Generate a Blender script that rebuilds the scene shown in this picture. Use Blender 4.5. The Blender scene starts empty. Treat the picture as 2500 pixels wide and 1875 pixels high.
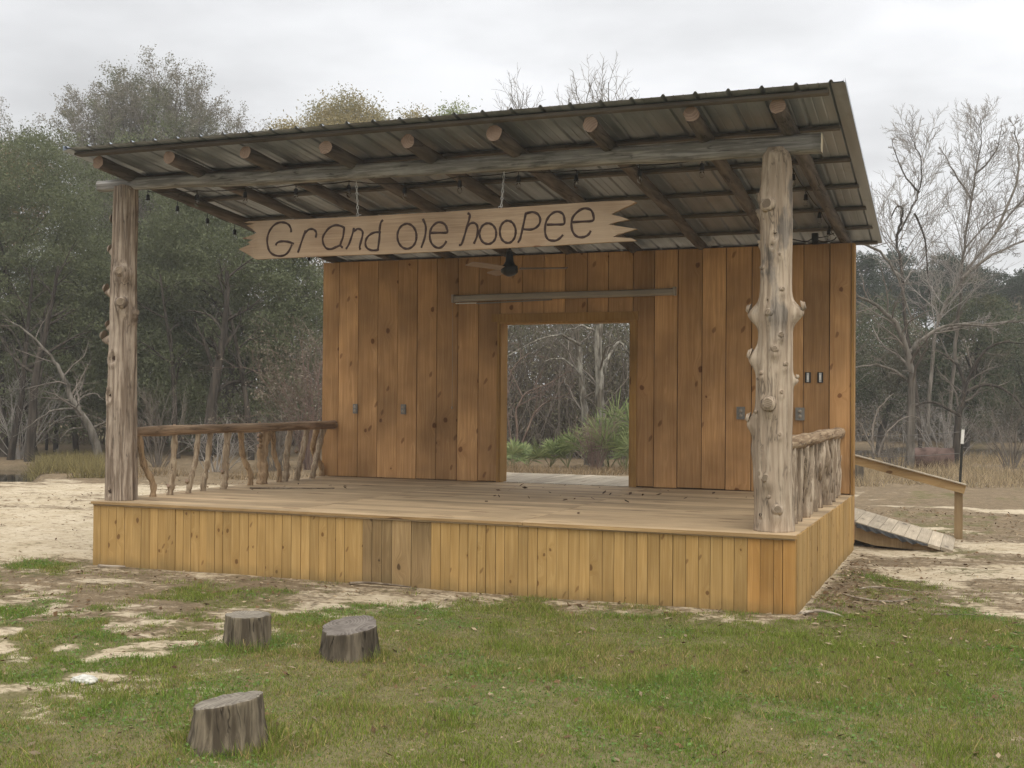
import bpy, bmesh, math, random
import numpy as np
from mathutils import Vector, Matrix

R = math.radians
rng = random.Random(7)
nrg = np.random.default_rng(7)
scene = bpy.context.scene
COL = scene.collection
GZ = -0.56            # ground level; the stage deck is z = 0
DEPTH = 3.91          # stage depth (front edge y = 0, back wall y = DEPTH)
WID = 6.12

# ------------------------------------------------------------------ camera
CAM = np.array([7.3444, -8.5992, 0.9526])
YAW, PIT, ROL, FPX = -0.3747, 0.0112, 0.0084, 2929.77
Fv = np.array([math.sin(YAW)*math.cos(PIT), math.cos(YAW)*math.cos(PIT), math.sin(PIT)])
R0 = np.array([math.cos(YAW), -math.sin(YAW), 0.0]); U0 = np.cross(R0, Fv)
Rv = math.cos(ROL)*R0 + math.sin(ROL)*U0; Uv = -math.sin(ROL)*R0 + math.cos(ROL)*U0
cd = bpy.data.cameras.new('camera'); cam = bpy.data.objects.new('camera', cd); COL.objects.link(cam)
cd.sensor_width = 36.0; cd.lens = 36.0*FPX/2500.0; cd.clip_start = 0.1; cd.clip_end = 3000
cam.matrix_world = Matrix(((Rv[0], Uv[0], -Fv[0], CAM[0]), (Rv[1], Uv[1], -Fv[1], CAM[1]), (Rv[2], Uv[2], -Fv[2], CAM[2]), (0, 0, 0, 1)))
scene.camera = cam

K = 2500/2212
def spot(dx, depth):
    """ground position of a thing seen in column dx of the photograph, at a given distance"""
    p = CAM + depth*(Fv + Rv*((dx*K - 1250)/FPX))
    return float(p[0]), float(p[1])
def height(dy, depth, dx=1106):
    p = CAM + depth*(Fv + Rv*((dx*K - 1250)/FPX) - Uv*((dy*K - 937.5)/FPX))
    return float(p[2])

# ------------------------------------------------------------------ object helpers
def tag(o, label=None, cat=None, group=None, kind=None):
    if label: o['label'] = label
    if cat: o['category'] = cat
    if group: o['group'] = group
    if kind: o['kind'] = kind
    return o
def empty(name, loc=(0, 0, 0)):
    o = bpy.data.objects.new(name, None); o.location = loc; o.empty_display_size = 0.1
    COL.objects.link(o); return o
def link_mesh(name, me, mats, parent=None):
    o = bpy.data.objects.new(name, me); COL.objects.link(o)
    for m in (mats if isinstance(mats, (list, tuple)) else [mats]):
        me.materials.append(m)
    if parent is not None:
        o.parent = parent
        o.matrix_parent_inverse = Matrix.Translation(parent.location).inverted() if parent.type == 'EMPTY' and parent.parent is None else Matrix.Identity(4)
    return o

class MB:
    """collects shapes that become ONE mesh"""
    def __init__(s): s.v = []; s.f = []; s.m = []; s.sm = []
    def add(s, vs, fs, mat=0, smooth=False):
        b = len(s.v); s.v.extend(tuple(map(float, p)) for p in vs)
        for f in fs: s.f.append([b+i for i in f]); s.m.append(mat); s.sm.append(smooth)
    def box(s, x0, x1, y0, y1, z0, z1, mat=0, j=0.0):
        q = lambda: rng.uniform(-j, j) if j else 0
        vs = [(x+q(), y+q(), z+q()) for z in (z0, z1) for y in (y0, y1) for x in (x0, x1)]
        s.add(vs, [(0, 2, 3, 1), (4, 5, 7, 6), (0, 1, 5, 4), (2, 6, 7, 3), (0, 4, 6, 2), (1, 3, 7, 5)], mat)
    def bar(s, a, b, w, h, up=(0, 0, 1), mat=0):
        a, b = Vector(a), Vector(b); d = (b-a).normalized(); u = Vector(up)
        sd = d.cross(u).normalized(); u = sd.cross(d).normalized()
        vs = []
        for p in (a, b):
            for (i, k) in ((-1, -1), (1, -1), (1, 1), (-1, 1)): vs.append(p + sd*(i*w/2) + u*(k*h/2))
        s.add(vs, [(0, 1, 2, 3), (7, 6, 5, 4), (0, 4, 5, 1), (1, 5, 6, 2), (2, 6, 7, 3), (3, 7, 4, 0)], mat)
    def tube(s, pts, radii, sides=8, mat=0, capmat=None, caps=True, smooth=True, rough=0.0):
        pts = [Vector(p) for p in pts]; n = len(pts)
        if not hasattr(radii, '__len__'): radii = [radii]*n
        vs = []; ref = None
        for i, p in enumerate(pts):
            d = (pts[min(i+1, n-1)] - pts[max(i-1, 0)])
            d = d.normalized() if d.length > 1e-9 else Vector((0, 0, 1))
            if ref is None:
                ref = Vector((0, 0, 1)) if abs(d.z) < 0.9 else Vector((1, 0, 0))
            a = d.cross(ref)
            if a.length < 1e-4: a = d.orthogonal()
            a.normalize(); b = d.cross(a).normalized(); ref = -b if False else a.cross(d)
            for k in range(sides):
                t = 2*math.pi*k/sides; r = radii[i]*(1+(rng.uniform(-rough, rough) if rough else 0))
                vs.append(p + a*(r*math.cos(t)) + b*(r*math.sin(t)))
        fs = []
        for i in range(n-1):
            for k in range(sides):
                k2 = (k+1) % sides
                fs.append((i*sides+k, i*sides+k2, (i+1)*sides+k2, (i+1)*sides+k))
        base = len(s.v)
        s.add(vs, fs, mat, smooth)
        if caps:
            cm = mat if capmat is None else capmat
            s.f.append([base+k for k in range(sides)][::-1]); s.m.append(cm); s.sm.append(False)
            s.f.append([base+(n-1)*sides+k for k in range(sides)]); s.m.append(cm); s.sm.append(False)
    def lathe(s, prof, c, sides=16, mat=0, smooth=True):
        vs = []; fs = []
        for (r, z) in prof:
            for k in range(sides):
                t = 2*math.pi*k/sides; vs.append((c[0]+r*math.cos(t), c[1]+r*math.sin(t), c[2]+z))
        n = len(prof)
        for i in range(n-1):
            for k in range(sides):
                k2 = (k+1) % sides; fs.append((i*sides+k, i*sides+k2, (i+1)*sides+k2, (i+1)*sides+k))
        fs.append(tuple(range(sides))[::-1]); fs.append(tuple((n-1)*sides+k for k in range(sides)))
        s.add(vs, fs, mat, smooth)
    def build(s, name, mats, parent=None):
        me = bpy.data.meshes.new(name); me.from_pydata(s.v, [], s.f)
        o = link_mesh(name, me, mats, parent)
        me.polygons.foreach_set('material_index', s.m); me.polygons.foreach_set('use_smooth', s.sm)
        me.update(); return o

def np_mesh(name, V, k, cols=None):
    """mesh of len(V)/k separate k-gons from an (n,3) array"""
    V = np.asarray(V, dtype=np.float32).reshape(-1, 3); n = len(V); m = n//k
    me = bpy.data.meshes.new(name)
    me.vertices.add(n); me.vertices.foreach_set('co', V.ravel())
    me.loops.add(n); me.loops.foreach_set('vertex_index', np.arange(n, dtype=np.int32))
    me.polygons.add(m); me.polygons.foreach_set('loop_start', np.arange(0, n, k, dtype=np.int32))
    try: me.polygons.foreach_set('loop_total', np.full(m, k, dtype=np.int32))
    except Exception: pass
    if cols is not None:
        at = me.color_attributes.new('tone', 'FLOAT_COLOR', 'POINT')
        c = np.ones((n, 4), np.float32); c[:, :cols.shape[1]] = cols; at.data.foreach_set('color', c.ravel())
    me.update(calc_edges=True); return me

def catmull(pts, n=6):
    P = [Vector(p) for p in pts]; out = []
    for i in range(len(P)-1):
        a = P[max(i-1, 0)]; b = P[i]; c = P[i+1]; d = P[min(i+2, len(P)-1)]
        for k in range(n):
            t = k/n
            out.append(0.5*((2*b)+(c-a)*t+(2*a-5*b+4*c-d)*t*t+(3*b-a-3*c+d)*t**3))
    out.append(P[-1]); return out

# value noise in numpy (terrain, patches of grass, bark)
_perm = np.random.default_rng(3).random((256, 256))
def vnoise(x, y):
    x = np.asarray(x, float); y = np.asarray(y, float)
    xi = np.floor(x).astype(int); yi = np.floor(y).astype(int); fx = x-xi; fy = y-yi
    fx = fx*fx*(3-2*fx); fy = fy*fy*(3-2*fy)
    g = lambda a, b: _perm[a & 255, b & 255]
    return (g(xi, yi)*(1-fx)+g(xi+1, yi)*fx)*(1-fy)+(g(xi, yi+1)*(1-fx)+g(xi+1, yi+1)*fx)*fy
def fbm(x, y, o=4):
    s = 0; a = 0.5; t = 0
    for i in range(o):
        s = s + a*vnoise(np.asarray(x)*2**i+17.3*i, np.asarray(y)*2**i+5.1*i); t += a; a *= 0.5
    return s/t
def sstep(a, b, x):
    t = np.clip((np.asarray(x, float)-a)/(b-a), 0, 1); return t*t*(3-2*t)

# ------------------------------------------------------------------ materials
class NT:
    def __init__(s, name):
        s.mat = bpy.data.materials.new(name); s.mat.use_nodes = True; s.t = s.mat.node_tree
        s.t.nodes.clear(); s.out = s.n('ShaderNodeOutputMaterial')
        s.p = s.n('ShaderNodeBsdfPrincipled'); s.l(s.p.outputs[0], s.out.inputs[0])
    def n(s, ty, **k):
        x = s.t.nodes.new(ty)
        for a, b in k.items(): setattr(x, a, b)
        return x
    def l(s, a, b): s.t.links.new(a, b)
    def val(s, sock, v):
        if hasattr(v, 'is_linked') or isinstance(v, bpy.types.NodeSocket): s.l(v, sock)
        else: sock.default_value = v
    def math(s, op, a, b=0.5, c=None, clamp=False):
        x = s.n('ShaderNodeMath', operation=op, use_clamp=clamp); s.val(x.inputs[0], a); s.val(x.inputs[1], b)
        if c is not None: s.val(x.inputs[2], c)
        return x.outputs[0]
    def vmul(s, v, k):
        x = s.n('ShaderNodeVectorMath', operation='MULTIPLY'); s.val(x.inputs[0], v); x.inputs[1].default_value = k; return x.outputs[0]
    def vadd(s, v, k):
        x = s.n('ShaderNodeVectorMath', operation='ADD'); s.val(x.inputs[0], v); s.val(x.inputs[1], k); return x.outputs[0]
    def comb(s, x, y, z):
        c = s.n('ShaderNodeCombineXYZ')
        for i, q in enumerate((x, y, z)): s.val(c.inputs[i], q)
        return c.outputs[0]
    def sep(s, v):
        c = s.n('ShaderNodeSeparateXYZ'); s.l(v, c.inputs[0]); return c.outputs
    def noise(s, v, scale=1.0, detail=4.0, rough=0.55, dist=0.0):
        x = s.n('ShaderNodeTexNoise'); s.l(v, x.inputs['Vector'])
        x.inputs['Scale'].default_value = scale; x.inputs['Detail'].default_value = detail
        x.inputs['Roughness'].default_value = rough; x.inputs['Distortion'].default_value = dist
        return x.outputs['Fac']
    def ramp(s, f, a, b, ca=0.0, cb=1.0):
        x = s.n('ShaderNodeMapRange', interpolation_type='SMOOTHSTEP'); s.val(x.inputs[0], f)
        for i, q in enumerate((a, b, ca, cb)): s.val(x.inputs[i+1], q)
        return x.outputs[0]
    def mix(s, f, a, b, mode='MIX'):
        x = s.n('ShaderNodeMix', data_type='RGBA', blend_type=mode); s.val(x.inputs[0], f)
        for sk, q in ((x.inputs[6], a), (x.inputs[7], b)):
            if isinstance(q, (tuple, list)): sk.default_value = (*q, 1.0) if len(q) == 3 else q
            else: s.l(q, sk)
        return x.outputs[2]
    def grey(s, f):
        return s.comb(f, f, f)
    def bump(s, h, strength=0.4, dist=0.005):
        b = s.n('ShaderNodeBump'); b.inputs['Strength'].default_value = strength; b.inputs['Distance'].default_value = dist
        s.l(h, b.inputs['Height']); s.l(b.outputs[0], s.p.inputs['Normal'])
    def base(s, c, rough=0.8, metal=0.0, spec=0.3):
        if isinstance(c, (tuple, list)): s.p.inputs['Base Color'].default_value = (*c, 1)
        else: s.l(c, s.p.inputs['Base Color'])
        s.val(s.p.inputs['Roughness'], rough); s.p.inputs['Metallic'].default_value = metal
        s.p.inputs['Specular IOR Level'].default_value = spec
    def obj(s): return s.n('ShaderNodeTexCoord').outputs['Object']
    def isl(s): return s.n('ShaderNodeNewGeometry').outputs['Random Per Island']

def wood(name, light, dark, axis='z', cross='x', knots=0.5, vary=0.35, knotcol=(0.10, 0.045, 0.02), ku=1.5, kv=5.0, grain=1.0, rough=0.75, stain=0.35, grey=None, bump=0.35, dirt=0.0, spikes=0.0):
    m = NT(name); o = m.sep(m.obj()); r = m.isl()
    ix = {'x': 0, 'y': 1, 'z': 2}
    u = o[ix[axis]]
    c = m.math('ADD', o[0], o[1]) if cross == 'xy' else o[ix[cross]]
    others = [o[i] for i in range(3) if i != ix[axis] and (cross == 'xy' or i != ix[cross])]
    w = others[-1]
    off = m.math('MULTIPLY', r, 57.0); off2 = m.math('MULTIPLY', r, 113.0)
    # knots: a 2-D cell pattern along the board
    kvec = m.comb(m.math('ADD', m.math('MULTIPLY', u, ku), off), m.math('ADD', m.math('MULTIPLY', c, kv), off2), 0.0)
    wob = m.noise(kvec, 3.0, 2.0); kv2 = m.vadd(kvec, m.vmul(m.comb(wob, wob, 0.0), (0.14, 0.14, 0)))
    vo = m.n('ShaderNodeTexVoronoi', voronoi_dimensions='2D', feature='F1'); m.l(kv2, vo.inputs['Vector']); vo.inputs['Scale'].default_value = 1.0
    cellr = m.sep(vo.outputs['Color'])
    on = m.math('GREATER_THAN', cellr[0], 1.0-knots)
    size = m.math('MULTIPLY_ADD', cellr[1], 0.10, 0.035)
    ratio = m.math('DIVIDE', vo.outputs['Distance'], size)
    core = m.math('MULTIPLY', m.ramp(ratio, 1.15, 0.75), on)
    halo = m.math('MULTIPLY', m.ramp(ratio, 4.5, 0.8), on)
    # grain bends round the knots
    cb = m.math('ADD', c, m.math('MULTIPLY', halo, 0.05))
    gv = m.comb(m.math('ADD', m.math('MULTIPLY', u, 1.3), off), m.math('MULTIPLY', cb, 34*grain), m.math('ADD', m.math('MULTIPLY', w, 34*grain), off2))
    g1 = m.noise(gv, 1.0, 5.0, 0.6, 0.4)
    gl = m.comb(m.math('ADD', m.math('MULTIPLY', u, 0.45), off2), m.math('MULTIPLY', cb, 11*grain), m.math('ADD', m.math('MULTIPLY', w, 11), off))
    g2 = m.noise(gl, 1.0, 3.0, 0.5, 1.2)
    lines = m.ramp(m.math('ABSOLUTE', m.math('SUBTRACT', m.math('FRACT', m.math('MULTIPLY', g2, 7.0)), 0.5)), 0.5, 0.25)
    f = m.math('ADD', m.math('MULTIPLY', m.ramp(g1, 0.3, 0.7), 0.55), m.math('MULTIPLY', lines, 0.4), clamp=True)
    col = m.mix(f, light, dark)
    col = m.mix(m.math('MULTIPLY', halo, 0.45), col, dark)
    col = m.mix(m.math('MULTIPLY', core, 0.8), col, knotcol)
    # slanting spike knots
    rv = m.comb(m.math('ADD', m.math('MULTIPLY', m.math('ADD', u, m.math('MULTIPLY', c, 0.8)), ku*0.75), off2), m.math('ADD', m.math('MULTIPLY', m.math('SUBTRACT', c, m.math('MULTIPLY', u, 0.5)), kv*1.6), off), 0.0)
    v2 = m.n('ShaderNodeTexVoronoi', voronoi_dimensions='2D', feature='F1'); m.l(m.vadd(rv, m.vmul(m.comb(wob, wob, 0.0), (0.2, 0.25, 0))), v2.inputs['Vector']); v2.inputs['Scale'].default_value = 1.0
    c2 = m.sep(v2.outputs['Color']); sp = m.math('MULTIPLY', m.ramp(v2.outputs['Distance'], 0.17, 0.08), m.math('GREATER_THAN', c2[0], 1.0-spikes))
    col = m.mix(m.math('MULTIPLY', sp, 0.6), col, knotcol)
    big = m.noise(m.vadd(m.vmul(m.obj(), (1.1, 1.1, 1.1)), m.comb(off, 0.0, off2)), 1.0, 3.0)
    sb = m.ramp(big, 0.25, 0.75, 1.0-stain, 1.0+stain*0.35)
    col = m.mix(1.0, col, m.grey(sb), 'MULTIPLY')
    tone = m.math('FRACT', m.math('MULTIPLY', r, 7.31))
    col = m.mix(1.0, col, m.grey(m.ramp(tone, 0.0, 1.0, 1.0-vary, 1.0+vary*0.5)), 'MULTIPLY')
    if grey: 
        gm = m.ramp(m.noise(m.vadd(m.vmul(m.obj(), (2.3, 2.3, 2.3)), m.comb(off, off2, 0.0)), 1.0, 5.0), 0.35, 0.7)
        col = m.mix(m.math('MULTIPLY', gm, grey[1]), col, grey[0])
    if dirt:
        dm = m.math('MULTIPLY', m.ramp(m.math('ADD', o[2], m.math('MULTIPLY', m.noise(m.obj(), 6.0, 4.0), 0.16)), -0.36, -0.52), dirt)
        col = m.mix(dm, col, (0.13, 0.10, 0.045))
    m.base(col, rough, spec=0.12)
    m.bump(m.math('SUBTRACT', m.math('MULTIPLY', f, -1.0), core), bump, 0.003)
    return m.mat

def bark(name, light, dark, axis='z', scale=1.0, rough=0.9, patch=None, bump=0.7, streak=1.0):
    m = NT(name); ob = m.obj(); k = {'x': (1.3, 19, 19), 'y': (19, 1.3, 19), 'z': (19, 19, 1.3)}[axis]
    v = m.vmul(ob, tuple(q*scale*(streak if q > 5 else 1) for q in k))
    a = m.noise(v, 1.0, 6.0, 0.62, 0.5); b = m.noise(m.vmul(ob, (3*scale,)*3), 1.0, 4.0)
    col = m.mix(m.ramp(a, 0.38, 0.63), dark, light)
    col = m.mix(m.ramp(b, 0.35, 0.75, 0.0, 0.55), col, dark)
    cr = m.ramp(m.math('ABSOLUTE', m.math('SUBTRACT', m.noise(m.vmul(v, (0.7, 0.7, 0.7)), 1.0, 3.0, 0.5, 0.8), 0.5)), 0.0, 0.025, 1.0, 0.0)
    cr = m.math('MULTIPLY', cr, m.ramp(b, 0.42, 0.62)) 
    col = m.mix(m.math('MULTIPLY', cr, 0.7), col, tuple(q*0.3 for q in dark))
    if patch:
        z = m.sep(ob)
        pm = m.ramp(m.noise(m.vmul(ob, (5, 5, 2.0)), 1.0, 5.0, 0.6), patch[1], patch[1]+0.1)
        if len(patch) > 2: pm = m.math('MULTIPLY', pm, m.ramp(z[2], patch[2], patch[2]+0.35))
        pc = m.mix(m.ramp(a, 0.35, 0.6), tuple(q*0.35 for q in patch[0]), patch[0])
        col = m.mix(m.math('MULTIPLY', pm, 0.9), col, pc)
    m.base(col, rough, spec=0.2)
    m.bump(m.math('SUBTRACT', a, m.math('MULTIPLY', cr, 0.8)), bump, 0.008)
    return m.mat

def leafmat(name, a, b, c=None, trans=0.35, zone=None):
    m = NT(name); r = m.isl()
    col = m.mix(r, a, b)
    if c: col = m.mix(m.ramp(m.noise(m.obj(), 0.55, 3.0), 0.45, 0.68), col, c)
    m.base(col, 0.6, spec=0.25)
    tr = m.n('ShaderNodeBsdfTranslucent'); m.l(col, tr.inputs[0])
    mx = m.n('ShaderNodeMixShader'); mx.inputs[0].default_value = trans
    m.l(m.p.outputs[0], mx.inputs[1]); m.l(tr.outputs[0], mx.inputs[2]); m.l(mx.outputs[0], m.out.inputs[0])
    return m.mat

def plain(name, c, rough=0.6, metal=0.0, var=0.25, scale=9.0, spec=0.4, alpha=None):
    m = NT(name); n = m.noise(m.obj(), scale, 4.0)
    col = m.mix(1.0, c, m.grey(m.ramp(n, 0.3, 0.7, 1-var, 1+var*0.5)), 'MULTIPLY')
    m.base(col, rough, metal, spec); return m.mat

def endgrain(name, a, b, scale=60.0):
    m = NT(name); 
    w = m.n('ShaderNodeTexVoronoi', feature='F1'); m.l(m.obj(), w.inputs['Vector']); w.inputs['Scale'].default_value = 2.5
    ring = m.math('FRACT', m.math('MULTIPLY', w.outputs['Distance'], scale*0.6))
    f = m.math('ADD', m.math('MULTIPLY', ring, 0.3), m.math('MULTIPLY', m.noise(m.obj(), 14.0, 5.0), 0.8), clamp=True)
    m.base(m.mix(m.ramp(f, 0.3, 0.8), a, b), 0.85, spec=0.2); m.bump(f, 0.3, 0.003); return m.mat
# ------------------------------------------------------------------ materials in use
M = {}
M['skirt'] = wood('treated_pine_boards', (.51, .335, .135), (.385, .235, .083), 'z', 'xy', knots=.24, vary=.09, knotcol=(.15, .07, .026), ku=5.5, kv=8.0, stain=.25, dirt=.6, spikes=.06)
M['skirt_grey'] = wood('weathered_pine_boards', (.37, .255, .125), (.24, .155, .072), 'z', 'xy', knots=.7, vary=.12, knotcol=(.05, .028, .014), ku=4, kv=6.0, stain=.4, dirt=.6)
M['skirt_orange'] = wood('orange_pine_boards', (.48, .275, .095), (.36, .19, .058), 'z', 'xy', knots=.35, vary=.15, knotcol=(.10, .05, .02), ku=1.6, kv=5.0, dirt=.7)
M['wall'] = wood('stained_wide_boards', (.60, .355, .165), (.43, .235, .10), 'z', 'x', knots=.18, vary=.21, knotcol=(.15, .058, .024), ku=3.7, kv=4.4, stain=.42, spikes=.10)
M['trimw'] = wood('pine_trim', (.42, .25, .09), (.30, .165, .055), 'z', 'x', knots=.4, vary=.15, ku=1.6, kv=5)
M['deck'] = wood('deck_boards', (.56, .42, .265), (.42, .305, .185), 'x', 'y', knots=.25, vary=.2, knotcol=(.16, .09, .05), ku=1.2, kv=4.5, stain=.3, bump=.25)
M['nosing'] = wood('deck_edge_board', (.45, .305, .15), (.32, .20, .09), 'x', 'z', knots=.3, vary=.15, ku=1.2, kv=4.5, stain=.3)
M['backdeck'] = wood('weathered_deck_boards', (.56, .49, .38), (.38, .32, .24), 'y', 'x', knots=.2, vary=.16, knotcol=(.2, .15, .1), stain=.3)
M['rampw'] = wood('weathered_ramp_boards', (.52, .44, .335), (.34, .285, .21), 'y', 'x', knots=.4, vary=.2, knotcol=(.16, .13, .1), stain=.3)
M['handrail'] = wood('new_pine_rail', (.46, .33, .17), (.34, .22, .10), 'x', 'z', knots=.65, vary=.1, knotcol=(.10, .05, .025), ku=3, kv=5)
M['handpost'] = wood('new_pine_post', (.34, .25, .14), (.25, .17, .09), 'z', 'x', knots=.3, vary=.1)
M['beam'] = bark('grey_weathered_beam', (.42, .405, .39), (.20, .19, .18), 'x', 1.7, bump=.8)
M['beamend'] = plain('pale_cut_wood', (.48, .42, .30), .8)
M['rafter'] = bark('rough_pine_bark', (.19, .16, .145), (.095, .084, .078), 'y', 1.0, bump=.9)
M['logend'] = endgrain('fresh_cut_log_end', (.38, .275, .21), (.22, .145, .105))
M['purlin'] = wood('dark_purlin', (.18, .16, .145), (.11, .098, .088), 'x', 'y', knots=.2, vary=.3)
M['postL'] = bark('stripped_cedar_left', (.45, .37, .295), (.18, .135, .10), 'z', 1.5, bump=1.0)
M['postR'] = bark('stripped_cedar_right', (.52, .425, .325), (.31, .24, .175), 'z', 1.35, patch=((.27, .235, .20), .50, 1.25), bump=.55)
M['stub'] = endgrain('knot_cut_face', (.30, .235, .17), (.12, .09, .06), 90)
M['darkknot'] = plain('dark_knot', (.045, .025, .015), .95)
M['railbark'] = bark('railing_log_bark', (.42, .30, .20), (.20, .135, .085), 'y', 1.2)
M['stick'] = bark('peeled_stick', (.46, .37, .265), (.24, .175, .115), 'z', 1.8)
M['stickwarm'] = bark('warm_peeled_stick', (.45, .325, .205), (.26, .175, .10), 'z', 1.6)
M['stickgrey'] = bark('shaggy_cedar_stick', (.50, .41, .31), (.22, .165, .115), 'z', 1.4, bump=1.0)
M['railgrey'] = bark('lumpy_rail_bark', (.46, .345, .225), (.22, .145, .085), 'y', 1.6, bump=1.0)
M['black'] = plain('black_plastic', (.012, .012, .012), .5, var=.2)
M['dark'] = plain('gap_shade_backing', (.02, .015, .01), .95)  # backing behind planks; shade of the gaps is put into its near-black colour
M['galv'] = plain('zinc_chain', (.55, .55, .54), .45, .7)
M['groove'] = plain('dark_routed_letters', (.045, .022, .016), .8, var=.35, scale=40)
M['greyplastic'] = plain('grey_plastic_cover', (.20, .19, .17), .5, var=.15)
M['white'] = plain('white_paint', (.72, .71, .67), .5, var=.12)
M['hous'] = plain('beige_metal_case', (.33, .285, .23), .45, var=.12, scale=3)
M['fan'] = plain('dark_bronze_metal', (.035, .036, .038), .35, .6, var=.2)
M['blade'] = plain('pale_fan_blade', (.33, .25, .20), .5, var=.1)
M['steel'] = plain('dark_green_steel', (.025, .025, .02), .6, var=.4)
M['wire'] = plain('fence_wire', (.16, .15, .14), .5, .5)
def m_sign():
    return wood('sign_plank', (.41, .295, .195), (.285, .195, .125), 'x', 'z', knots=.35, vary=.04, knotcol=(.17, .08, .045), ku=1.9, kv=4.0, grain=1.2, stain=.3, grey=((.46, .37, .27), .35), bump=.4)
M['sign'] = m_sign()
def m_glass():
    m = NT('clear_bulb_glass'); m.base((.9, .9, .9), .05); m.p.inputs['Transmission Weight'].default_value = 1.0; m.p.inputs['IOR'].default_value = 1.03; m.p.inputs['Roughness'].default_value = .0
    return m.mat
M['glass'] = m_glass()
def m_roof():
    m = NT('galvalume_sheet'); ob = m.obj(); x = m.sep(ob)
    n = m.noise(m.vmul(ob, (2.5, .5, 1)), 1.0, 4.0)
    st = m.noise(m.vmul(ob, (9, .35, 1)), 1.0, 3.0)
    dirt = m.ramp(m.noise(m.vmul(ob, (2.2, 1.6, 1)), 1.0, 6.0, .65), .5, .64)
    col = m.mix(m.ramp(st, .35, .65), (.37, .41, .47), (.265, .30, .35))
    col = m.mix(m.math('MULTIPLY', dirt, .3), col, (.15, .15, .15))
    m.base(col, m.ramp(n, .3, .7, .32, .46), .45, .4); return m.mat
M['roof'] = m_roof()

# ------------------------------------------------------------------ the stage
stage = empty('open_air_stage', (3.06, 2.0, GZ))
tag(stage, 'open-air wooden stage with log posts and a sloping metal roof', 'stage')

# deck: planks run along the front, in three lengths
mb = MB(); y = -0.03; k = 0
while y < DEPTH-0.02:
    w = 0.1385; y1 = min(y+w, DEPTH-0.005)
    cuts = [-0.02, 2.0+rng.uniform(-.012, .012), 4.04+rng.uniform(-.012, .012), WID+0.0]
    for a, b in zip(cuts[:-1], cuts[1:]):
        dz = rng.uniform(-.0012, .0012)
        mb.box(a+.003, b-.003, y, y1, -0.034, 0.0+dz, 0)
    y = y1+0.0045; k += 1
mb.box(0.0, WID-.02, 0.0, DEPTH, -0.10, -0.04, 1)
mb.build('deck', [M['deck'], M['dark']], stage)
mb = MB()
mb.box(-.026, 4.075, -.046, -.0305, -.021, -.001); mb.box(4.08, 6.13, -.049, -.0305, -.023, .001)
mb.build('deck_edge_board', M['nosing'], stage)

# front skirt: narrow upright boards, seams taken from the place
seams = [-.018, .063, .151, .24, .326, .416, .505, .597, .682, .778, .865, .946, 1.025, 1.109, 1.19, 1.27, 1.35, 1.434, 1.52, 1.607, 1.689, 1.774]
while seams[-1] < 2.60: seams.append(seams[-1]+rng.uniform(.078, .09))
seams[-1] = 2.69
seams += [2.773, 2.861, 2.952, 3.124, 3.297, 3.379, 3.463, 3.54, 3.615, 3.692, 3.765, 3.846, 3.922, 4.032, 4.113, 4.19, 4.266, 4.345]
while seams[-1] < 5.98: seams.append(seams[-1]+rng.uniform(.082, .098))
seams[-1] = 6.03; seams.append(6.122)
mb = MB()
for a, b in zip(seams[:-1], seams[1:]):
    mat = 1 if 2.68 < a < 3.28 else (2 if a > 5.72 else 0)
    g = rng.uniform(.001, .003); d = rng.uniform(-.003, .003)
    mb.box(a+g, b-g, -.022+d, -.002, -.66, -.027-rng.uniform(0, .004)-(.006 if rng.random() < .15 else 0), mat)
mb.box(0.0, 6.10, -.0015, .018, -.66, -.036, 3)
mb.build('front_skirt', [M['skirt'], M['skirt_grey'], M['skirt_orange'], M['dark']], stage)
mb = MB(); y = 0.0
while y < 3.95:
    w = rng.choice([.085, .09, .14, .14, .19]); y1 = min(y+w, 4.0); g = rng.uniform(.001, .003); d = rng.uniform(-.004, .004)
    mb.box(WID-.016, WID+.006+d, y+g, y1-g, -.66, -.002-rng.uniform(0, .008), 0); y = y1
mb.build('side_skirt', [M['skirt']], stage)
mb = MB(); y = 0.0
while y < 3.95:
    w = rng.uniform(.08, .14); y1 = min(y+w, 4.0); g = .0015
    mb.box(-.02, .002, y+g, y1-g, -.66, -.04, 0); y = y1
mb.build('side_skirt', [M['skirt']], stage)

# back wall: wide boards with a doorway
DL, DR, DT = 2.30, 3.79, 1.775
wx = [-.004, .216, .476, .734, .995, 1.247, 1.497, 1.759, 2.017, 2.281]
mid = [2.281, 2.545, 2.80, 3.05, 3.305, 3.545, 3.825]
wr = [3.825, 4.06, 4.316, 4.578, 4.83, 5.099, 5.36, 5.625, 5.885, 6.10]
mb = MB()
def wboard(a, b, z0, z1):
    g = rng.uniform(.002, .005); d = rng.uniform(-.004, .004)
    mb.box(a+g, b-g, DEPTH-.012+d, DEPTH+.012, z0+rng.uniform(0, .01), z1)
for a, b in zip(wx[:-1], wx[1:]): wboard(a, b, .004, 2.54)
for a, b in zip(wr[:-1], wr[1:]): wboard(a, b, .004, 2.54)
for a, b in zip(mid[:-1], mid[1:]): wboard(a, b, DT+.01, 2.54)
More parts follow.
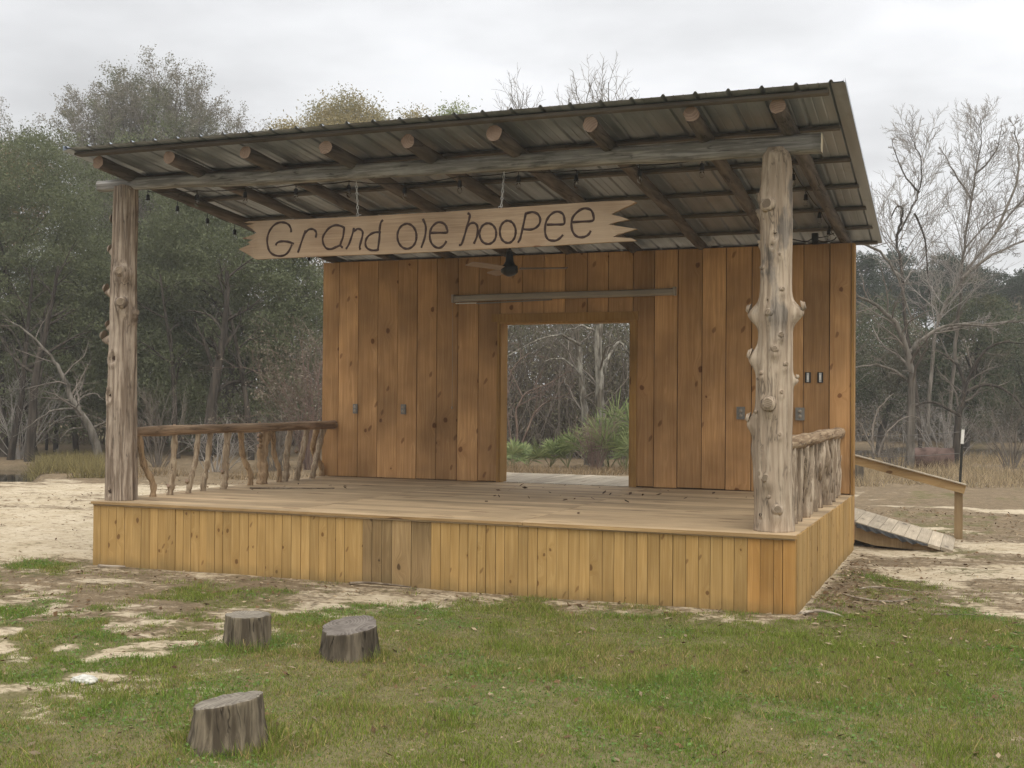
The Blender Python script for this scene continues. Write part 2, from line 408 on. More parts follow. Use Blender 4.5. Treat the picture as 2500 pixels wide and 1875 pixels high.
# framing, coloured near-black so board gaps look shaded, and outer cladding
mb.box(0.0, DL-.03, DEPTH+.013, DEPTH+.13, .002, 2.53, 1); mb.box(DR+.03, 6.09, DEPTH+.013, DEPTH+.13, .002, 2.53, 1)
mb.box(DL-.029, DR+.029, DEPTH+.013, DEPTH+.13, DT+.03, 2.53, 1)
mb.build('back_wall', [M['wall'], M['dark']], stage)
mb = MB(); x = -.005
while x < 6.1:
    x1 = min(x+.26, 6.125); z0 = -.5 if not (x1 > DL-.02 and x < DR+.02) else DT+.05
    mb.box(x+.002, x1-.002, DEPTH+.132, DEPTH+.155, z0, 2.53); x = x1
mb.build('outer_cladding', M['wall'], stage)
mb = MB(); mb.box(6.101, 6.128, DEPTH-.03, DEPTH+.13, .002, 2.535); mb.build('corner_board', M['trimw'], stage)
# doorway lining
mb = MB()
mb.box(DL-.022, DL, DEPTH-.02, DEPTH+.17, .001, DT, 0); mb.box(DR, DR+.022, DEPTH-.02, DEPTH+.17, .001, DT, 0)
mb.box(DL-.022, DR+.022, DEPTH-.02, DEPTH+.17, DT+.001, DT+.022, 0)
mb.box(DL-.045, DL-.0225, DEPTH-.034, DEPTH-.017, .001, DT+.02, 0); mb.box(DR+.0225, DR+.085, DEPTH-.034, DEPTH-.017, .001, DT+.022, 0)
mb.box(DL-.115, DR+.095, DEPTH-.036, DEPTH-.018, DT+.023, DT+.115, 0)
mb.build('door_frame', M['trimw'], stage)

# low deck behind the doorway
mb = MB(); x = 1.0
while x < 5.15:
    x1 = x+.139; mb.box(x, x1, DEPTH+.172, 5.72+rng.uniform(-.01, .01), -.045, -.008+rng.uniform(-.002, .002)); x = x1+.006
mb.box(1.0, 5.19, 5.66, 5.70, -.22, -.047); mb.box(5.15, 5.19, DEPTH+.18, 5.655, -.22, -.047)
for px in (1.1, 3.1, 5.05): mb.box(px, px+.09, 5.55, 5.64, GZ-.1, -.048)
mb.build('back_deck', M['backdeck'], stage)

# beam on the two posts
def noise_tube(a, b, r0, r1, n, sides, amp, seed, sag=0.0, square=0.0):
    """a log: ring radii wander, surface ridged along its length"""
    a, b = np.array(a), np.array(b); d = b-a; L = np.linalg.norm(d); d = d/L
    ref = np.array([0, 0, 1.0]) if abs(d[2]) < .9 else np.array([1.0, 0, 0])
    s = np.cross(d, ref); s /= np.linalg.norm(s); u = np.cross(s, d)
    vs = []
    for i in range(n+1):
        t = i/n; c = a+(b-a)*t + u*(-sag*4*t*(1-t)) + s*(amp*1.2*(vnoise(seed+t*L*1.3, 3.3)-.5)) + u*(amp*1.2*(vnoise(seed+t*L*1.3, 9.3)-.5))
        r = r0+(r1-r0)*t
        for k in range(sides):
            th = 2*math.pi*k/sides
            q = 1+square*(.09*math.cos(4*th)*-1)
            rr = r*q + amp*(vnoise(seed+t*L*2.2, 10*th/6.28*1.6+seed)-.5)*1.6 + amp*.5*(vnoise(seed+t*L*7, th*5)-.5)
            vs.append(c+s*(rr*math.cos(th))+u*(rr*math.sin(th)))
    fs = [(i*sides+k, i*sides+(k+1) % sides, (i+1)*sides+(k+1) % sides, (i+1)*sides+k) for i in range(n) for k in range(sides)]
    return vs, fs
def log_part(mb, a, b, r0, r1, n=40, sides=14, amp=.006, seed=0.0, sag=0.0, square=0.0, mat=0, cap=1):
    vs, fs = noise_tube(a, b, r0, r1, n, sides, amp, seed, sag, square); base = len(mb.v)
    mb.add(vs, fs, mat, True)
    mb.f.append([base+k for k in range(sides)]); mb.m.append(cap); mb.sm.append(False)
    mb.f.append([base+n*sides+k for k in range(sides)][::-1]); mb.m.append(cap); mb.sm.append(False)
mb = MB(); log_part(mb, (-.18, .20, 2.856), (6.246, .29, 2.815), .052, .078, 90, 20, .012, 4.0, sag=.012, square=.9)
mb.build('front_beam', [M['beam'], M['beamend']], stage)

# rafters: logs with pale cut ends, purlins, sheet roof
RXF = [.199, .946, 1.688, 2.442, 3.177, 3.906, 4.662, 5.412, 6.019]
RZF = [2.957, 2.951, 2.946, 2.942, 2.938, 2.942, 2.947, 2.96, 2.975]
RR = [.055, .055, .053, .058, .056, .063, .058, .056, .056]
def roofz(y): return 3.048-.0885*(y+.38)
for i, (x, z, r) in enumerate(zip(RXF, RZF, RR)):
    mb = MB(); xb = .12+i*(6.02-.12)/8
    zb = roofz(4.35)-.088
    log_part(mb, (x, -.265+rng.uniform(-.02, .02), z), (xb, 4.35, zb), r, r*.86, 44, 14, .009, 10.0+i*3.7)
    mb.build('rafter', [M['rafter'], M['logend']], stage)
for i, y in enumerate([-.315, .475, 1.318, 2.156, 2.954, 3.753, 4.47]):
    mb = MB(); z = roofz(y)
    xl = .02-.03*(y+.3); xr = 6.36-.012*(y+.3)
    n = 14
    for q in range(3):
        a = xl+(xr-xl)*q/3; b = xl+(xr-xl)*(q+1)/3
        mb.box(a+.001, b-.001, y-.045, y+.045, z-.027, z-.004, 0, j=.0015)
    mb.build('purlin', M['purlin'], stage)
mb = MB()
# ribbed sheet: 9 inch ribs, two small stiffeners between, extruded down the slope
prof = []; x = 0.0; P9 = .2286
while x < 6.52:
    for dx, h in ((0, .002), (.012, .019), (.024, .019), (.036, .002), (.085, .002), (.092, .005), (.099, .002), (.155, .002), (.162, .005), (.169, .002)):
        prof.append((x+dx, h))
    x += P9
prof = [(a, h) for a, h in prof if a <= 6.50]; prof.append((6.50, .019))
ys = [-.46, -.455, .3, 1.2, 2.1, 3.0, 3.75, 4.55]; vs = []
for y in ys:
    t = (y+.46)/5.0; x0 = .0-.16*t; x1 = 6.475-.14*t
    for a, h in prof: vs.append((x0+(x1-x0)*a/6.50, y, roofz(y)+h))
n = len(prof); fs = [(i*n+k, i*n+k+1, (i+1)*n+k+1, (i+1)*n+k) for i in range(len(ys)-1) for k in range(n-1)]
top = [(a, b, c+.0012) for a, b, c in vs]
mb.add(vs, [f[::-1] for f in fs]); mb.add(top, fs)
rf = mb.build('roof', M['roof'], stage)
mb = MB()   # folded flashing down both rakes
mb.add([(6.395, -.46, roofz(-.46)-.005), (6.486, -.462, roofz(-.46)-.005), (6.486, -.462, roofz(-.46)+.026), (6.34-.085, 4.55, roofz(4.55)-.005), (6.346, 4.552, roofz(4.55)-.005), (6.346, 4.552, roofz(4.55)+.026)], [(0, 1, 4, 3), (1, 2, 5, 4)])
mb.build('rake_flashing', M['roof'], rf); mb = MB()
mb.add([(-.012, -.462, roofz(-.46)-.02), (.06, -.46, roofz(-.46)-.006), (-.012, -.462, roofz(-.46)+.026), (-.172, 4.552, roofz(4.55)-.02), (-.10, 4.55, roofz(4.55)-.006), (-.172, 4.552, roofz(4.55)+.026)], [(0, 3, 4, 1), (0, 2, 5, 3)])
mb.build('rake_flashing', M['roof'], rf)

# ------------------------------------------------------------------ peeled log posts with knots
def post(name, label, mats, cx, cy, prof, knots, seed, flat_top=None, crack=None, thin=1.0):
    """prof: (z, xc, r) rows; knots: (z, theta from the front towards +x, size, reach, stub radius)"""
    n = 210; sides = 84; zs = np.linspace(prof[0][0], prof[-1][0], n+1)
    pz = [p[0] for p in prof]; xc = np.interp(zs, pz, [p[1] for p in prof]); rr = thin*np.interp(zs, pz, [p[2] for p in prof])
    th = np.arange(sides)*2*math.pi/sides; ZZ, TT = np.meshgrid(zs, th, indexing='ij')
    rad = np.repeat(rr[:, None], sides, 1)
    rad = rad*(1+.05*(fbm(ZZ*1.1+seed, np.cos(TT)*1.3+7+np.sin(TT)*.9, 2)-.5)*2)
    # grooves running up the log
    wv = TT+.25*(fbm(ZZ*1.2+seed*3, TT*0+2.0, 3)-.5)
    gro = fbm(np.cos(wv)*6+seed+11, np.sin(wv)*6+ZZ*.7, 4)
    rad += .016*(gro-.5)*2
    gro2 = vnoise(np.cos(wv)*16+seed+31, np.sin(wv)*16+ZZ*1.6); rad += .005*(gro2-.5)*2
    for (z, t, s, reach, sr) in knots:
        dt = (TT-t+math.pi) % (2*math.pi)-math.pi; dd = np.sqrt((dt*rr[:, None])**2+((ZZ-z)*.75)**2)
        up = np.exp(-(dd/s)**2)
        rad += reach*.92*up if reach > 0 else reach*np.exp(-(dd/(s*.55))**2)-reach*.5*np.exp(-((dd-s)/(s*.35))**2)
    if crack is not None:
        z0, z1, t = crack; dt = (TT-t-.05*np.sin(ZZ*4)+math.pi) % (2*math.pi)-math.pi
        rad -= .028*np.exp(-(dt/.045)**2)*sstep(z1, z1-.4, ZZ)*sstep(z0-.2, z0, ZZ)
    if flat_top is not None:
        rad *= 1-.25*sstep(zs[-1]-.05, zs[-1]+.02, ZZ)
        rad += .012*(vnoise(TT*3, ZZ*30)-.5)*sstep(zs[-1]-.12, zs[-1], ZZ)
    X = xc[:, None]+rad*np.sin(TT); Y = cy-rad*np.cos(TT); ZV = ZZ.copy()
    ZV[0] += 0; ZV[-1] += .02*(vnoise(TT[-1]*2, TT[-1]*0+seed)-.5)
    V = np.stack([X, Y, ZV], -1).reshape(-1, 3)
    mb = MB()
    fs = [(i*sides+k, i*sides+(k+1) % sides, (i+1)*sides+(k+1) % sides, (i+1)*sides+k) for i in range(n) for k in range(sides)]
    mb.add(V, fs, 0, True); 
    mb.f.append(list(range(sides))[::-1]); mb.m.append(0); mb.sm.append(False)
    mb.f.append([n*sides+k for k in range(sides)]); mb.m.append(0); mb.sm.append(False)
    for (z, t, s, reach, sr) in knots:
        if sr <= 0: continue
        i = int(np.clip(round((z-zs[0])/(zs[-1]-zs[0])*n), 0, n)); k = int(round(t/(2*math.pi)*sides)) % sides
        rs = rad[i, k]; d = np.array([math.sin(t), -math.cos(t), .22]); d /= np.linalg.norm(d)
        c = np.array([xc[i], cy, zs[i]])
        if reach > 0:
            L = max(.007, sr*.32) if reach < .05 else sr*.45
            p0 = c+d*(rs*.93); p1 = c+d*(rs+L)
            sr *= .98; mb.tube([p0, p0+(p1-p0)*.4, p0+(p1-p0)*.75, p1, p1+d*.002], [sr*1.6, sr*1.28, sr*1.08, sr*.98, sr*.92], 14, 0, 1, rough=.07)
        else:
            p0 = c+d*(rs-.02); p1 = c+d*(rs+.011); mb.tube([p0, p1], [sr*1.1, sr*.9], 10, 2, 2)
    return tag(mb.build(name, mats, stage), label)
pm = [None]
PR = [(-.003, 5.93, .150), (.15, 5.926, .138), (.29, 5.922, .137), (.53, 5.913, .143), (.676, 5.915, .141), (.896, 5.921, .137), (1.116, 5.925, .136), (1.311, 5.929, .130), (1.45, 5.93, .126), (1.524, 5.928, .134), (1.60, 5.929, .130), (1.743, 5.929, .117), (1.963, 5.931, .113), (2.207, 5.93, .115), (2.452, 5.923, .116), (2.647, 5.928, .107), (2.72, 5.928, .100), (2.785, 5.928, .082)]
KR = [(2.42, -1.5, .03, .03, .012), (2.31, -1.52, .03, .035, .013), (2.33, -.30, .06, .022, .040), (2.10, -.02, .055, .016, 0), (2.13, .08, .025, -.014, .016), (2.06, -.1, .02, -.014, .014), (2.08, -1.5, .02, .02, .010), (1.88, -.75, .022, .018, .016), (1.66, -.35, .02, -.012, .013),
      (1.575, -1.62, .050, .082, .027), (1.585, 1.58, .050, .082, .027), (1.555, -.18, .028, .018, .022), (1.72, .55, .022, .016, .013), (1.18, .75, .022, .018, .013), (.98, .55, .02, .014, .012), (.68, .5, .022, .016, .013), (.22, -.1, .02, .014, .011), (1.98, .35, .02, .014, .012),
      (1.395, .45, .026, .024, .019), (1.285, .12, .032, .030, .020), (1.25, -1.55, .055, .068, .032), (1.11, -.58, .024, .022, .014), (1.07, -.85, .02, .014, .010), (1.09, 1.62, .026, .05, .013), (.885, -.07, .052, .040, .038),
      (.83, -1.05, .022, .014, .012), (.775, -1.55, .052, .06, .028), (.595, -.42, .016, -.012, .010), (.36, -.20, .046, .032, .026), (.41, -.62, .018, -.016, .014), (.13, .30, .046, .036, .028), (.085, -.62, .022, -.012, .014), (.45, 1.05, .014, -.01, .008), (.60, -1.5, .05, .012, 0)]
post('log_post', 'pale knobbly cedar post at the right front corner', [M['postR'], M['stub'], M['darkknot']], 5.93, .245, PR, KR, 3.0, flat_top=1, thin=1.0)
PL = [(-.003, .108, .166), (.08, .106, .164), (.379, .104, .158), (.682, .10, .152), (.985, .099, .147), (1.287, .105, .143), (1.59, .112, .136), (1.738, .112, .137), (2.041, .112, .134), (2.343, .119, .128), (2.646, .126, .127), (2.80, .128, .124), (2.83, .128, .118)]
KL = [(2.52, -1.35, .035, .03, .032), (2.24, -1.45, .03, .055, .028), (2.02, .42, .07, .042, .036), (2.02, .95, .05, .03, 0), (1.87, -1.45, .028, .085, .028), (1.735, .50, .07, .05, .038), (1.66, 1.5, .05, .04, .026), (1.55, -1.55, .028, .085, .026), (1.44, -1.50, .03, .115, .030), (1.27, -.12, .05, -.022, .028), (.93, -.42, .05, -.022, .020), (.07, -.15, .03, -.010, .022), (.72, .2, .02, -.008, .008), (.40, .0, .018, -.008, .008)]
post('log_post', 'brown grooved cedar post at the left front corner', [M['postL'], M['stub'], M['darkknot']], .105, .195, PL, KL, 8.0, crack=(-.1, .95, .22), thin=.83)

# ------------------------------------------------------------------ stick railings (left and right)
rl = MB(); log_part(rl, (.14, .30, .613), (.165, 3.89, .612), .046, .050, 60, 14, .008, 21.0)
for (yy, dz, sx) in ((.9, .045, .0), (1.55, .02, -.03), (2.35, .047, 0), (3.1, .046, .01), (3.6, .02, -.04)): rl.tube([(.145+sx, yy, .613+dz*.6), (.145+sx*1.5, yy, .613+dz*1.25)], [.018, .012], 8, 0, 1)
railL = rl.build('railing', [M['railbark'], M['logend']], stage); tag(railL, 'left railing of crooked peeled sticks under a log rail')
BL = [(.143, .594, .393, .018, .05), (.164, .819, .917, .019, -.02), (.172, 1.09, 1.284, .017, -.05), (.150, 1.355, 1.481, .018, -.05), (.162, 1.68, 1.782, .022, .0), (.12, 2.221, 2.011, .019, .04), (.12, 2.44, 2.50, .036, .02), (.12, 2.782, 2.62, .017, .02), (.13, 2.888, 2.98, .022, .0), (.142, 3.11, 3.335, .021, -.05), (.137, 3.453, 3.708, .022, -.03), (.02, 3.86, 3.55, .021, .05)]
for i, (bx, by, ty, r, bend) in enumerate(BL):
    mb = MB(); r *= 1.6
    pts = catmull([(bx, by, -.002), (bx+.012, by+(ty-by)*.12+bend*.12, .13), (bx-.01, by+(ty-by)*.5-bend*.55, .32), (.14, ty, .585)], 6)
    mb.tube(pts, [r*(1.15 if k == 0 else 1+.16*math.sin(k*1.7+i)) for k in range(len(pts))], 10, 0, 1, rough=.07)
    if i in (1, 2, 4, 9): mb.tube([(bx, by-.008, .05+.03*i), (bx+.015, by-.05, .065+.03*i)], [.024, .016], 8, 0, 1)
    if i == 6: 
        for q, s in ((.40, .045), (.47, .04), (.52, .042)): mb.tube([(bx-.005, by-.01, q), (bx-.02, by-.05, q+.01)], [s*.7, s*.45], 8, 0, 1)
    mb.build('baluster', [M['stickwarm'] if i in (0, 5, 6, 7, 11) else M['stick'], M['logend']], railL)
rl = MB(); log_part(rl, (5.99, .33, .632), (6.0, 3.88, .627), .056, .054, 80, 16, .009, 33.0)
rl.tube([(5.95, 2.4, .6), (5.93, 2.4, .55)], [.02, .013], 8, 0, 1)
railR = rl.build('railing', [M['railgrey'], M['logend']], stage); tag(railR, 'right railing of shaggy grey cedar sticks under a lumpy rail')
BRr = [(5.99, .52, .58, .050), (5.99, .80, .78, .032), (6.0, 1.0, .98, .035), (5.985, 1.36, 1.22, .06), (5.99, 1.62, 1.66, .036), (6.0, 1.92, 1.88, .04), (5.99, 2.28, 2.35, .045), (6.02, 2.62, 2.50, .055), (6.02, 3.0, 3.02, .045), (5.99, 3.45, 3.40, .04), (5.99, 3.72, 3.70, .035)]
for i, (bx, by, ty, r) in enumerate(BRr):
    mb = MB(); r *= .82; pts = catmull([(bx, by, -.002), (bx+rng.uniform(-.015, .015), by+(ty-by)*.3+rng.uniform(-.03, .03), .2), (bx+rng.uniform(-.015, .015), by+(ty-by)*.7+rng.uniform(-.03, .03), .42), (5.995, ty, .585)], 7)
    mb.tube(pts, [r*(1.0+.07*math.sin(k*.9+i*2)) for k in range(len(pts))], 12, 0, 1, rough=.09)
    for q in range(3):   # strips of loose bark
        z = rng.uniform(.06, .45); a = rng.uniform(0, 6.28)
        p = Vector((bx+r*math.cos(a), by+r*math.sin(a), z)); mb.tube([p, p+Vector((.004*math.cos(a), .004*math.sin(a), .06)), p+Vector((.018*math.cos(a), .018*math.sin(a), .13))], [.008, .007, .003], 5, 0)
    if i == 6: mb.tube([(bx, by-.02, .24), (bx+.02, by-.07, .34), (bx+.025, by-.10, .40)], [.022, .02, .008], 8, 0, 1)
    mb.build('baluster', [M['stickgrey'], M['logend']], railR)
LET = [
    [(1.875, 2.337), (1.871, 2.369), (1.849, 2.402), (1.812, 2.421), (1.761, 2.426), (1.71, 2.408), (1.666, 2.365), (1.641, 2.309), (1.64, 2.252), (1.657, 2.195), (1.691, 2.159), (1.75, 2.141), (1.809, 2.145), (1.852, 2.175), (1.884, 2.233)],
    [(1.723, 2.233), (1.741, 2.255), (1.785, 2.264), (1.844, 2.258), (1.902, 2.239)],
    [(2.016, 2.347), (1.979, 2.255), (1.943, 2.162)],
    [(2.006, 2.322), (2.045, 2.352), (2.081, 2.355), (2.11, 2.34), (2.121, 2.315), (2.114, 2.281)],
    [(2.386, 2.353), (2.35, 2.37), (2.301, 2.378), (2.245, 2.359), (2.203, 2.317), (2.182, 2.275), (2.19, 2.225), (2.218, 2.189), (2.261, 2.18), (2.31, 2.195), (2.349, 2.209)],
    [(2.386, 2.359), (2.376, 2.279), (2.352, 2.215), (2.374, 2.187)],
    [(2.478, 2.349), (2.467, 2.306), (2.436, 2.221), (2.405, 2.176)],
    [(2.477, 2.318), (2.511, 2.338), (2.543, 2.33), (2.56, 2.308), (2.557, 2.272), (2.534, 2.193), (2.541, 2.165)],
    [(2.748, 2.401), (2.728, 2.38), (2.718, 2.326), (2.716, 2.253), (2.703, 2.162)],
    [(2.729, 2.298), (2.684, 2.303), (2.636, 2.29), (2.599, 2.258), (2.586, 2.215), (2.6, 2.178), (2.638, 2.157), (2.679, 2.154), (2.713, 2.158)],
    [(3.055, 2.254), (3.049, 2.216), (3.031, 2.184), (3.003, 2.163), (2.969, 2.156), (2.936, 2.165), (2.907, 2.189), (2.888, 2.222), (2.881, 2.262), (2.887, 2.3), (2.906, 2.333), (2.934, 2.353), (2.967, 2.36), (3.001, 2.35), (3.029, 2.327), (3.048, 2.293), (3.055, 2.254)],
    [(3.109, 2.393), (3.133, 2.344), (3.137, 2.296), (3.127, 2.236), (3.098, 2.159)],
    [(3.18, 2.276), (3.256, 2.275), (3.326, 2.274), (3.324, 2.306), (3.304, 2.342), (3.261, 2.359), (3.222, 2.349), (3.186, 2.312), (3.173, 2.258), (3.184, 2.204), (3.214, 2.167), (3.257, 2.152), (3.296, 2.17), (3.322, 2.205)],
    [(3.505, 2.419), (3.524, 2.409), (3.521, 2.38), (3.502, 2.316), (3.481, 2.246), (3.455, 2.176), (3.433, 2.168)],
    [(3.502, 2.313), (3.528, 2.335), (3.56, 2.34), (3.586, 2.321), (3.594, 2.282), (3.587, 2.229), (3.562, 2.174)],
    [(3.754, 2.246), (3.749, 2.215), (3.734, 2.189), (3.71, 2.172), (3.683, 2.167), (3.655, 2.174), (3.632, 2.193), (3.616, 2.22), (3.61, 2.252), (3.615, 2.283), (3.631, 2.309), (3.654, 2.326), (3.682, 2.331), (3.709, 2.324), (3.732, 2.305), (3.748, 2.278), (3.754, 2.246)],
    [(3.919, 2.254), (3.914, 2.22), (3.9, 2.193), (3.878, 2.174), (3.852, 2.169), (3.826, 2.177), (3.804, 2.196), (3.789, 2.226), (3.784, 2.259), (3.788, 2.293), (3.803, 2.321), (3.825, 2.339), (3.851, 2.344), (3.877, 2.336), (3.899, 2.316), (3.914, 2.287), (3.919, 2.254)],
    [(4.004, 2.401), (3.989, 2.335), (3.971, 2.254), (3.956, 2.197), (3.938, 2.168)],
    [(4.001, 2.393), (4.057, 2.402), (4.1, 2.385), (4.122, 2.346), (4.116, 2.306), (4.083, 2.276), (4.04, 2.266), (3.981, 2.271)],
    [(4.178, 2.298), (4.247, 2.296), (4.316, 2.297), (4.322, 2.331), (4.31, 2.372), (4.276, 2.394), (4.234, 2.39), (4.194, 2.36), (4.17, 2.315), (4.163, 2.258), (4.171, 2.211), (4.196, 2.179), (4.248, 2.171), (4.284, 2.187), (4.311, 2.214)],
    [(4.383, 2.308), (4.467, 2.309), (4.55, 2.312), (4.557, 2.349), (4.537, 2.392), (4.493, 2.409), (4.445, 2.397), (4.397, 2.356), (4.38, 2.306), (4.386, 2.248), (4.41, 2.207), (4.447, 2.189), (4.491, 2.192), (4.521, 2.211), (4.536, 2.236)],
]
SIGN = [(1.457, 2.45), (1.397, 2.441), (1.517, 2.426), (1.427, 2.417), (1.488, 2.379), (1.529, 2.347), (1.492, 2.331), (1.384, 2.304), (1.493, 2.29), (1.437, 2.27), (1.471, 2.253), (1.347, 2.213), (1.438, 2.168), (1.521, 2.12), (2.219, 2.124), (2.919, 2.121), (4.272, 2.135), (4.743, 2.143), (4.9, 2.145), (4.859, 2.165), (4.713, 2.18), (4.748, 2.198), (4.899, 2.234), (4.76, 2.26), (4.677, 2.278), (4.748, 2.295), (4.835, 2.307), (4.782, 2.33), (4.718, 2.347), (4.697, 2.356), (4.776, 2.389), (4.895, 2.436), (4.851, 2.453), (4.629, 2.456), (4.209, 2.452), (3.3, 2.441), (2.427, 2.44), (1.819, 2.445)]
# ------------------------------------------------------------------ the hanging sign
sign = empty('hanging_sign', (3.14, .18, 2.12))
tag(sign, 'long rough-ended plank sign with routed dark lettering hung on chains under the front beam', 'sign')
SY0, SY1 = .165, .205
me = bpy.data.meshes.new('board'); bm = bmesh.new()
fr = [bm.verts.new((x, SY0+rng.uniform(-.004, .004)*(1 if (x < 1.6 or x > 4.7) else 0), z)) for x, z in SIGN]
face = bm.faces.new(fr); bm.normal_update()
if face.normal.y > 0: face.normal_flip()
ex = bmesh.ops.extrude_face_region(bm, geom=[face]); nv = [g for g in ex['geom'] if isinstance(g, bmesh.types.BMVert)]
for v in nv: v.co.y = SY1 + rng.uniform(-.004, .004)
face2 = [f for f in bm.faces]
bmesh.ops.triangulate(bm, faces=[f for f in bm.faces if len(f.verts) > 4]); bmesh.ops.recalc_face_normals(bm, faces=bm.faces[:])
bm.to_mesh(me); bm.free(); board = link_mesh('board', me, M['sign'], sign)
mb = MB()
for st in LET:
    pts = catmull([(x, SY0-.0008, z) for x, z in st], 5)
    mb.tube(pts, [.0092+.0012*math.sin(i*.9) for i in range(len(pts))], 8, 0)
let = mb.build('lettering', M['groove'], board)
for v in let.data.vertices: v.co.y = SY0+(v.co.y-SY0)*.28-.0015     # a shallow painted groove
def chain(name, p0, p1, parent, link=.034, w=.0085, r=.0026):
    p0, p1 = Vector(p0), Vector(p1); L = (p1-p0).length; n = max(2, int(L/(link*.80))); d = (p1-p0)/L; mb = MB()
    s1 = d.orthogonal().normalized(); s2 = d.cross(s1)
    for i in range(n):
        c = p0+d*(L*(i+.5)/n); s = s1 if i % 2 else s2; pts = []
        for k in range(13):
            t = 2*math.pi*k/12; pts.append(c+d*(math.cos(t)*link*.5)+s*(math.sin(t)*w))
        mb.tube(pts, r, 6, 0, caps=False)
    return mb.build(name, M['galv'], parent)
chain('chain', (2.482, .19, 2.735), (2.502, .185, 2.447), sign); chain('chain', (3.802, .20, 2.74), (3.786, .185, 2.455), sign)
for x, z in ((2.515, 2.449), (3.772, 2.456)):
    mb = MB(); mb.tube([(x-.012, .185, z-.01), (x-.008, .185, z+.006), (x+.018, .185, z+.009)], .004, 6); mb.build('screw_hook', M['galv'], sign)

# ------------------------------------------------------------------ string lights
sl = empty('string_lights', (3.0, .34, 2.70)); tag(sl, 'black string of bare bulbs drooping along the back of the front beam', 'string lights')
def bulb_string(root, pts, drops, droop=.03):
    mb = MB()
    for a, b in zip(pts[:-1], pts[1:]):
        a, b = Vector(a), Vector(b); n = 8
        mb.tube([a.lerp(b, i/n)+Vector((0, 0, -droop*4*(i/n)*(1-i/n))) for i in range(n+1)], .0045, 5, 0)
    mb.build('cord', M['black'], root)
    for (x, y, z, L) in drops:
        mb = MB(); mb.tube([(x, y, z+.022), (x, y, z+.022+L)], .0035, 5)
        mb.lathe([(.006, .03), (.016, .022), (.018, -.012), (.021, -.018), (.019, -.024)], (x, y, z), 10)
        so = mb.build('bulb_socket', M['black'], root)
        g = MB(); g.lathe([(.010, -.024), (.017, -.036), (.021, -.055), (.017, -.072), (.006, -.082)], (x, y, z), 12); g.build('bulb', M['glass'], so)
        f = MB(); f.tube([(x, y, z-.025), (x+.003, y, z-.05)], .0028, 6); f.build('filament_stem', M['galv'], so)
BX = [.792, 1.299, 1.815, 2.334, 2.861, 3.36, 3.874, 4.36, 4.873, 5.358]
BZ = [2.706, 2.701, 2.702, 2.702, 2.654, 2.681, 2.691, 2.669, 2.678, 2.693]
bulb_string(sl, [(.25, .33, 2.80)]+[(x, .33, z+.07) for x, z in zip(BX, BZ)]+[(5.8, .34, 2.79)], [(x, .33, z+.01, .045) for x, z in zip(BX, BZ)], .012)
s2 = empty('string_lights', (.12, 2.0, 2.6)); tag(s2, 'black string of bulbs hanging along the left edge of the roof', 'string lights')
LB = [(.12, .501, 2.778), (.12, .94, 2.74), (.12, 1.421, 2.69), (.12, 1.889, 2.64), (.12, 2.6, 2.585), (.12, 3.366, 2.531)]
bulb_string(s2, [(.2, .25, 2.86)]+[(x, y, z+.09) for x, y, z in LB]+[(.15, 3.85, 2.60)], [(x, y, z, .075) for x, y, z in LB], .015)
s3 = empty('string_lights', (5.9, 2.9, 2.7)); tag(s3, 'black string of bulbs hanging along the right edge of the roof', 'string lights')
RB = [(5.88, 1.4, 2.78), (5.88, 2.15, 2.735), (5.9, 2.935, 2.69), (5.9, 3.655, 2.625)]
bulb_string(s3, [(5.86, .35, 2.88)]+[(x, y, z+.07) for x, y, z in RB]+[(5.93, 3.88, 2.62)], [(x, y, z, .055) for x, y, z in RB], .02)
jb = empty('junction_box', (5.742, 3.86, 2.54)); tag(jb, 'black speaker-like box with cables at the top right of the back wall', 'junction box')
mb = MB(); mb.box(5.712, 5.772, 3.82, 3.89, 2.535, 2.645); mb.box(5.718, 5.766, 3.812, 3.8195, 2.545, 2.635); mb.build('housing', M['black'], jb)
mb = MB(); mb.tube(catmull([(5.712, 3.85, 2.59), (5.66, 3.85, 2.565), (5.60, 3.86, 2.575), (5.5, 3.86, 2.60)], 6), .006, 6)
mb.tube(catmull([(5.772, 3.85, 2.57), (5.84, 3.85, 2.555), (5.92, 3.86, 2.57), (5.95, 3.87, 2.60)], 6), .006, 6)
mb.tube(catmull([(5.772, 3.85, 2.60), (5.83, 3.85, 2.605), (5.93, 3.86, 2.64)], 6), .005, 6); mb.build('cable', M['black'], jb)

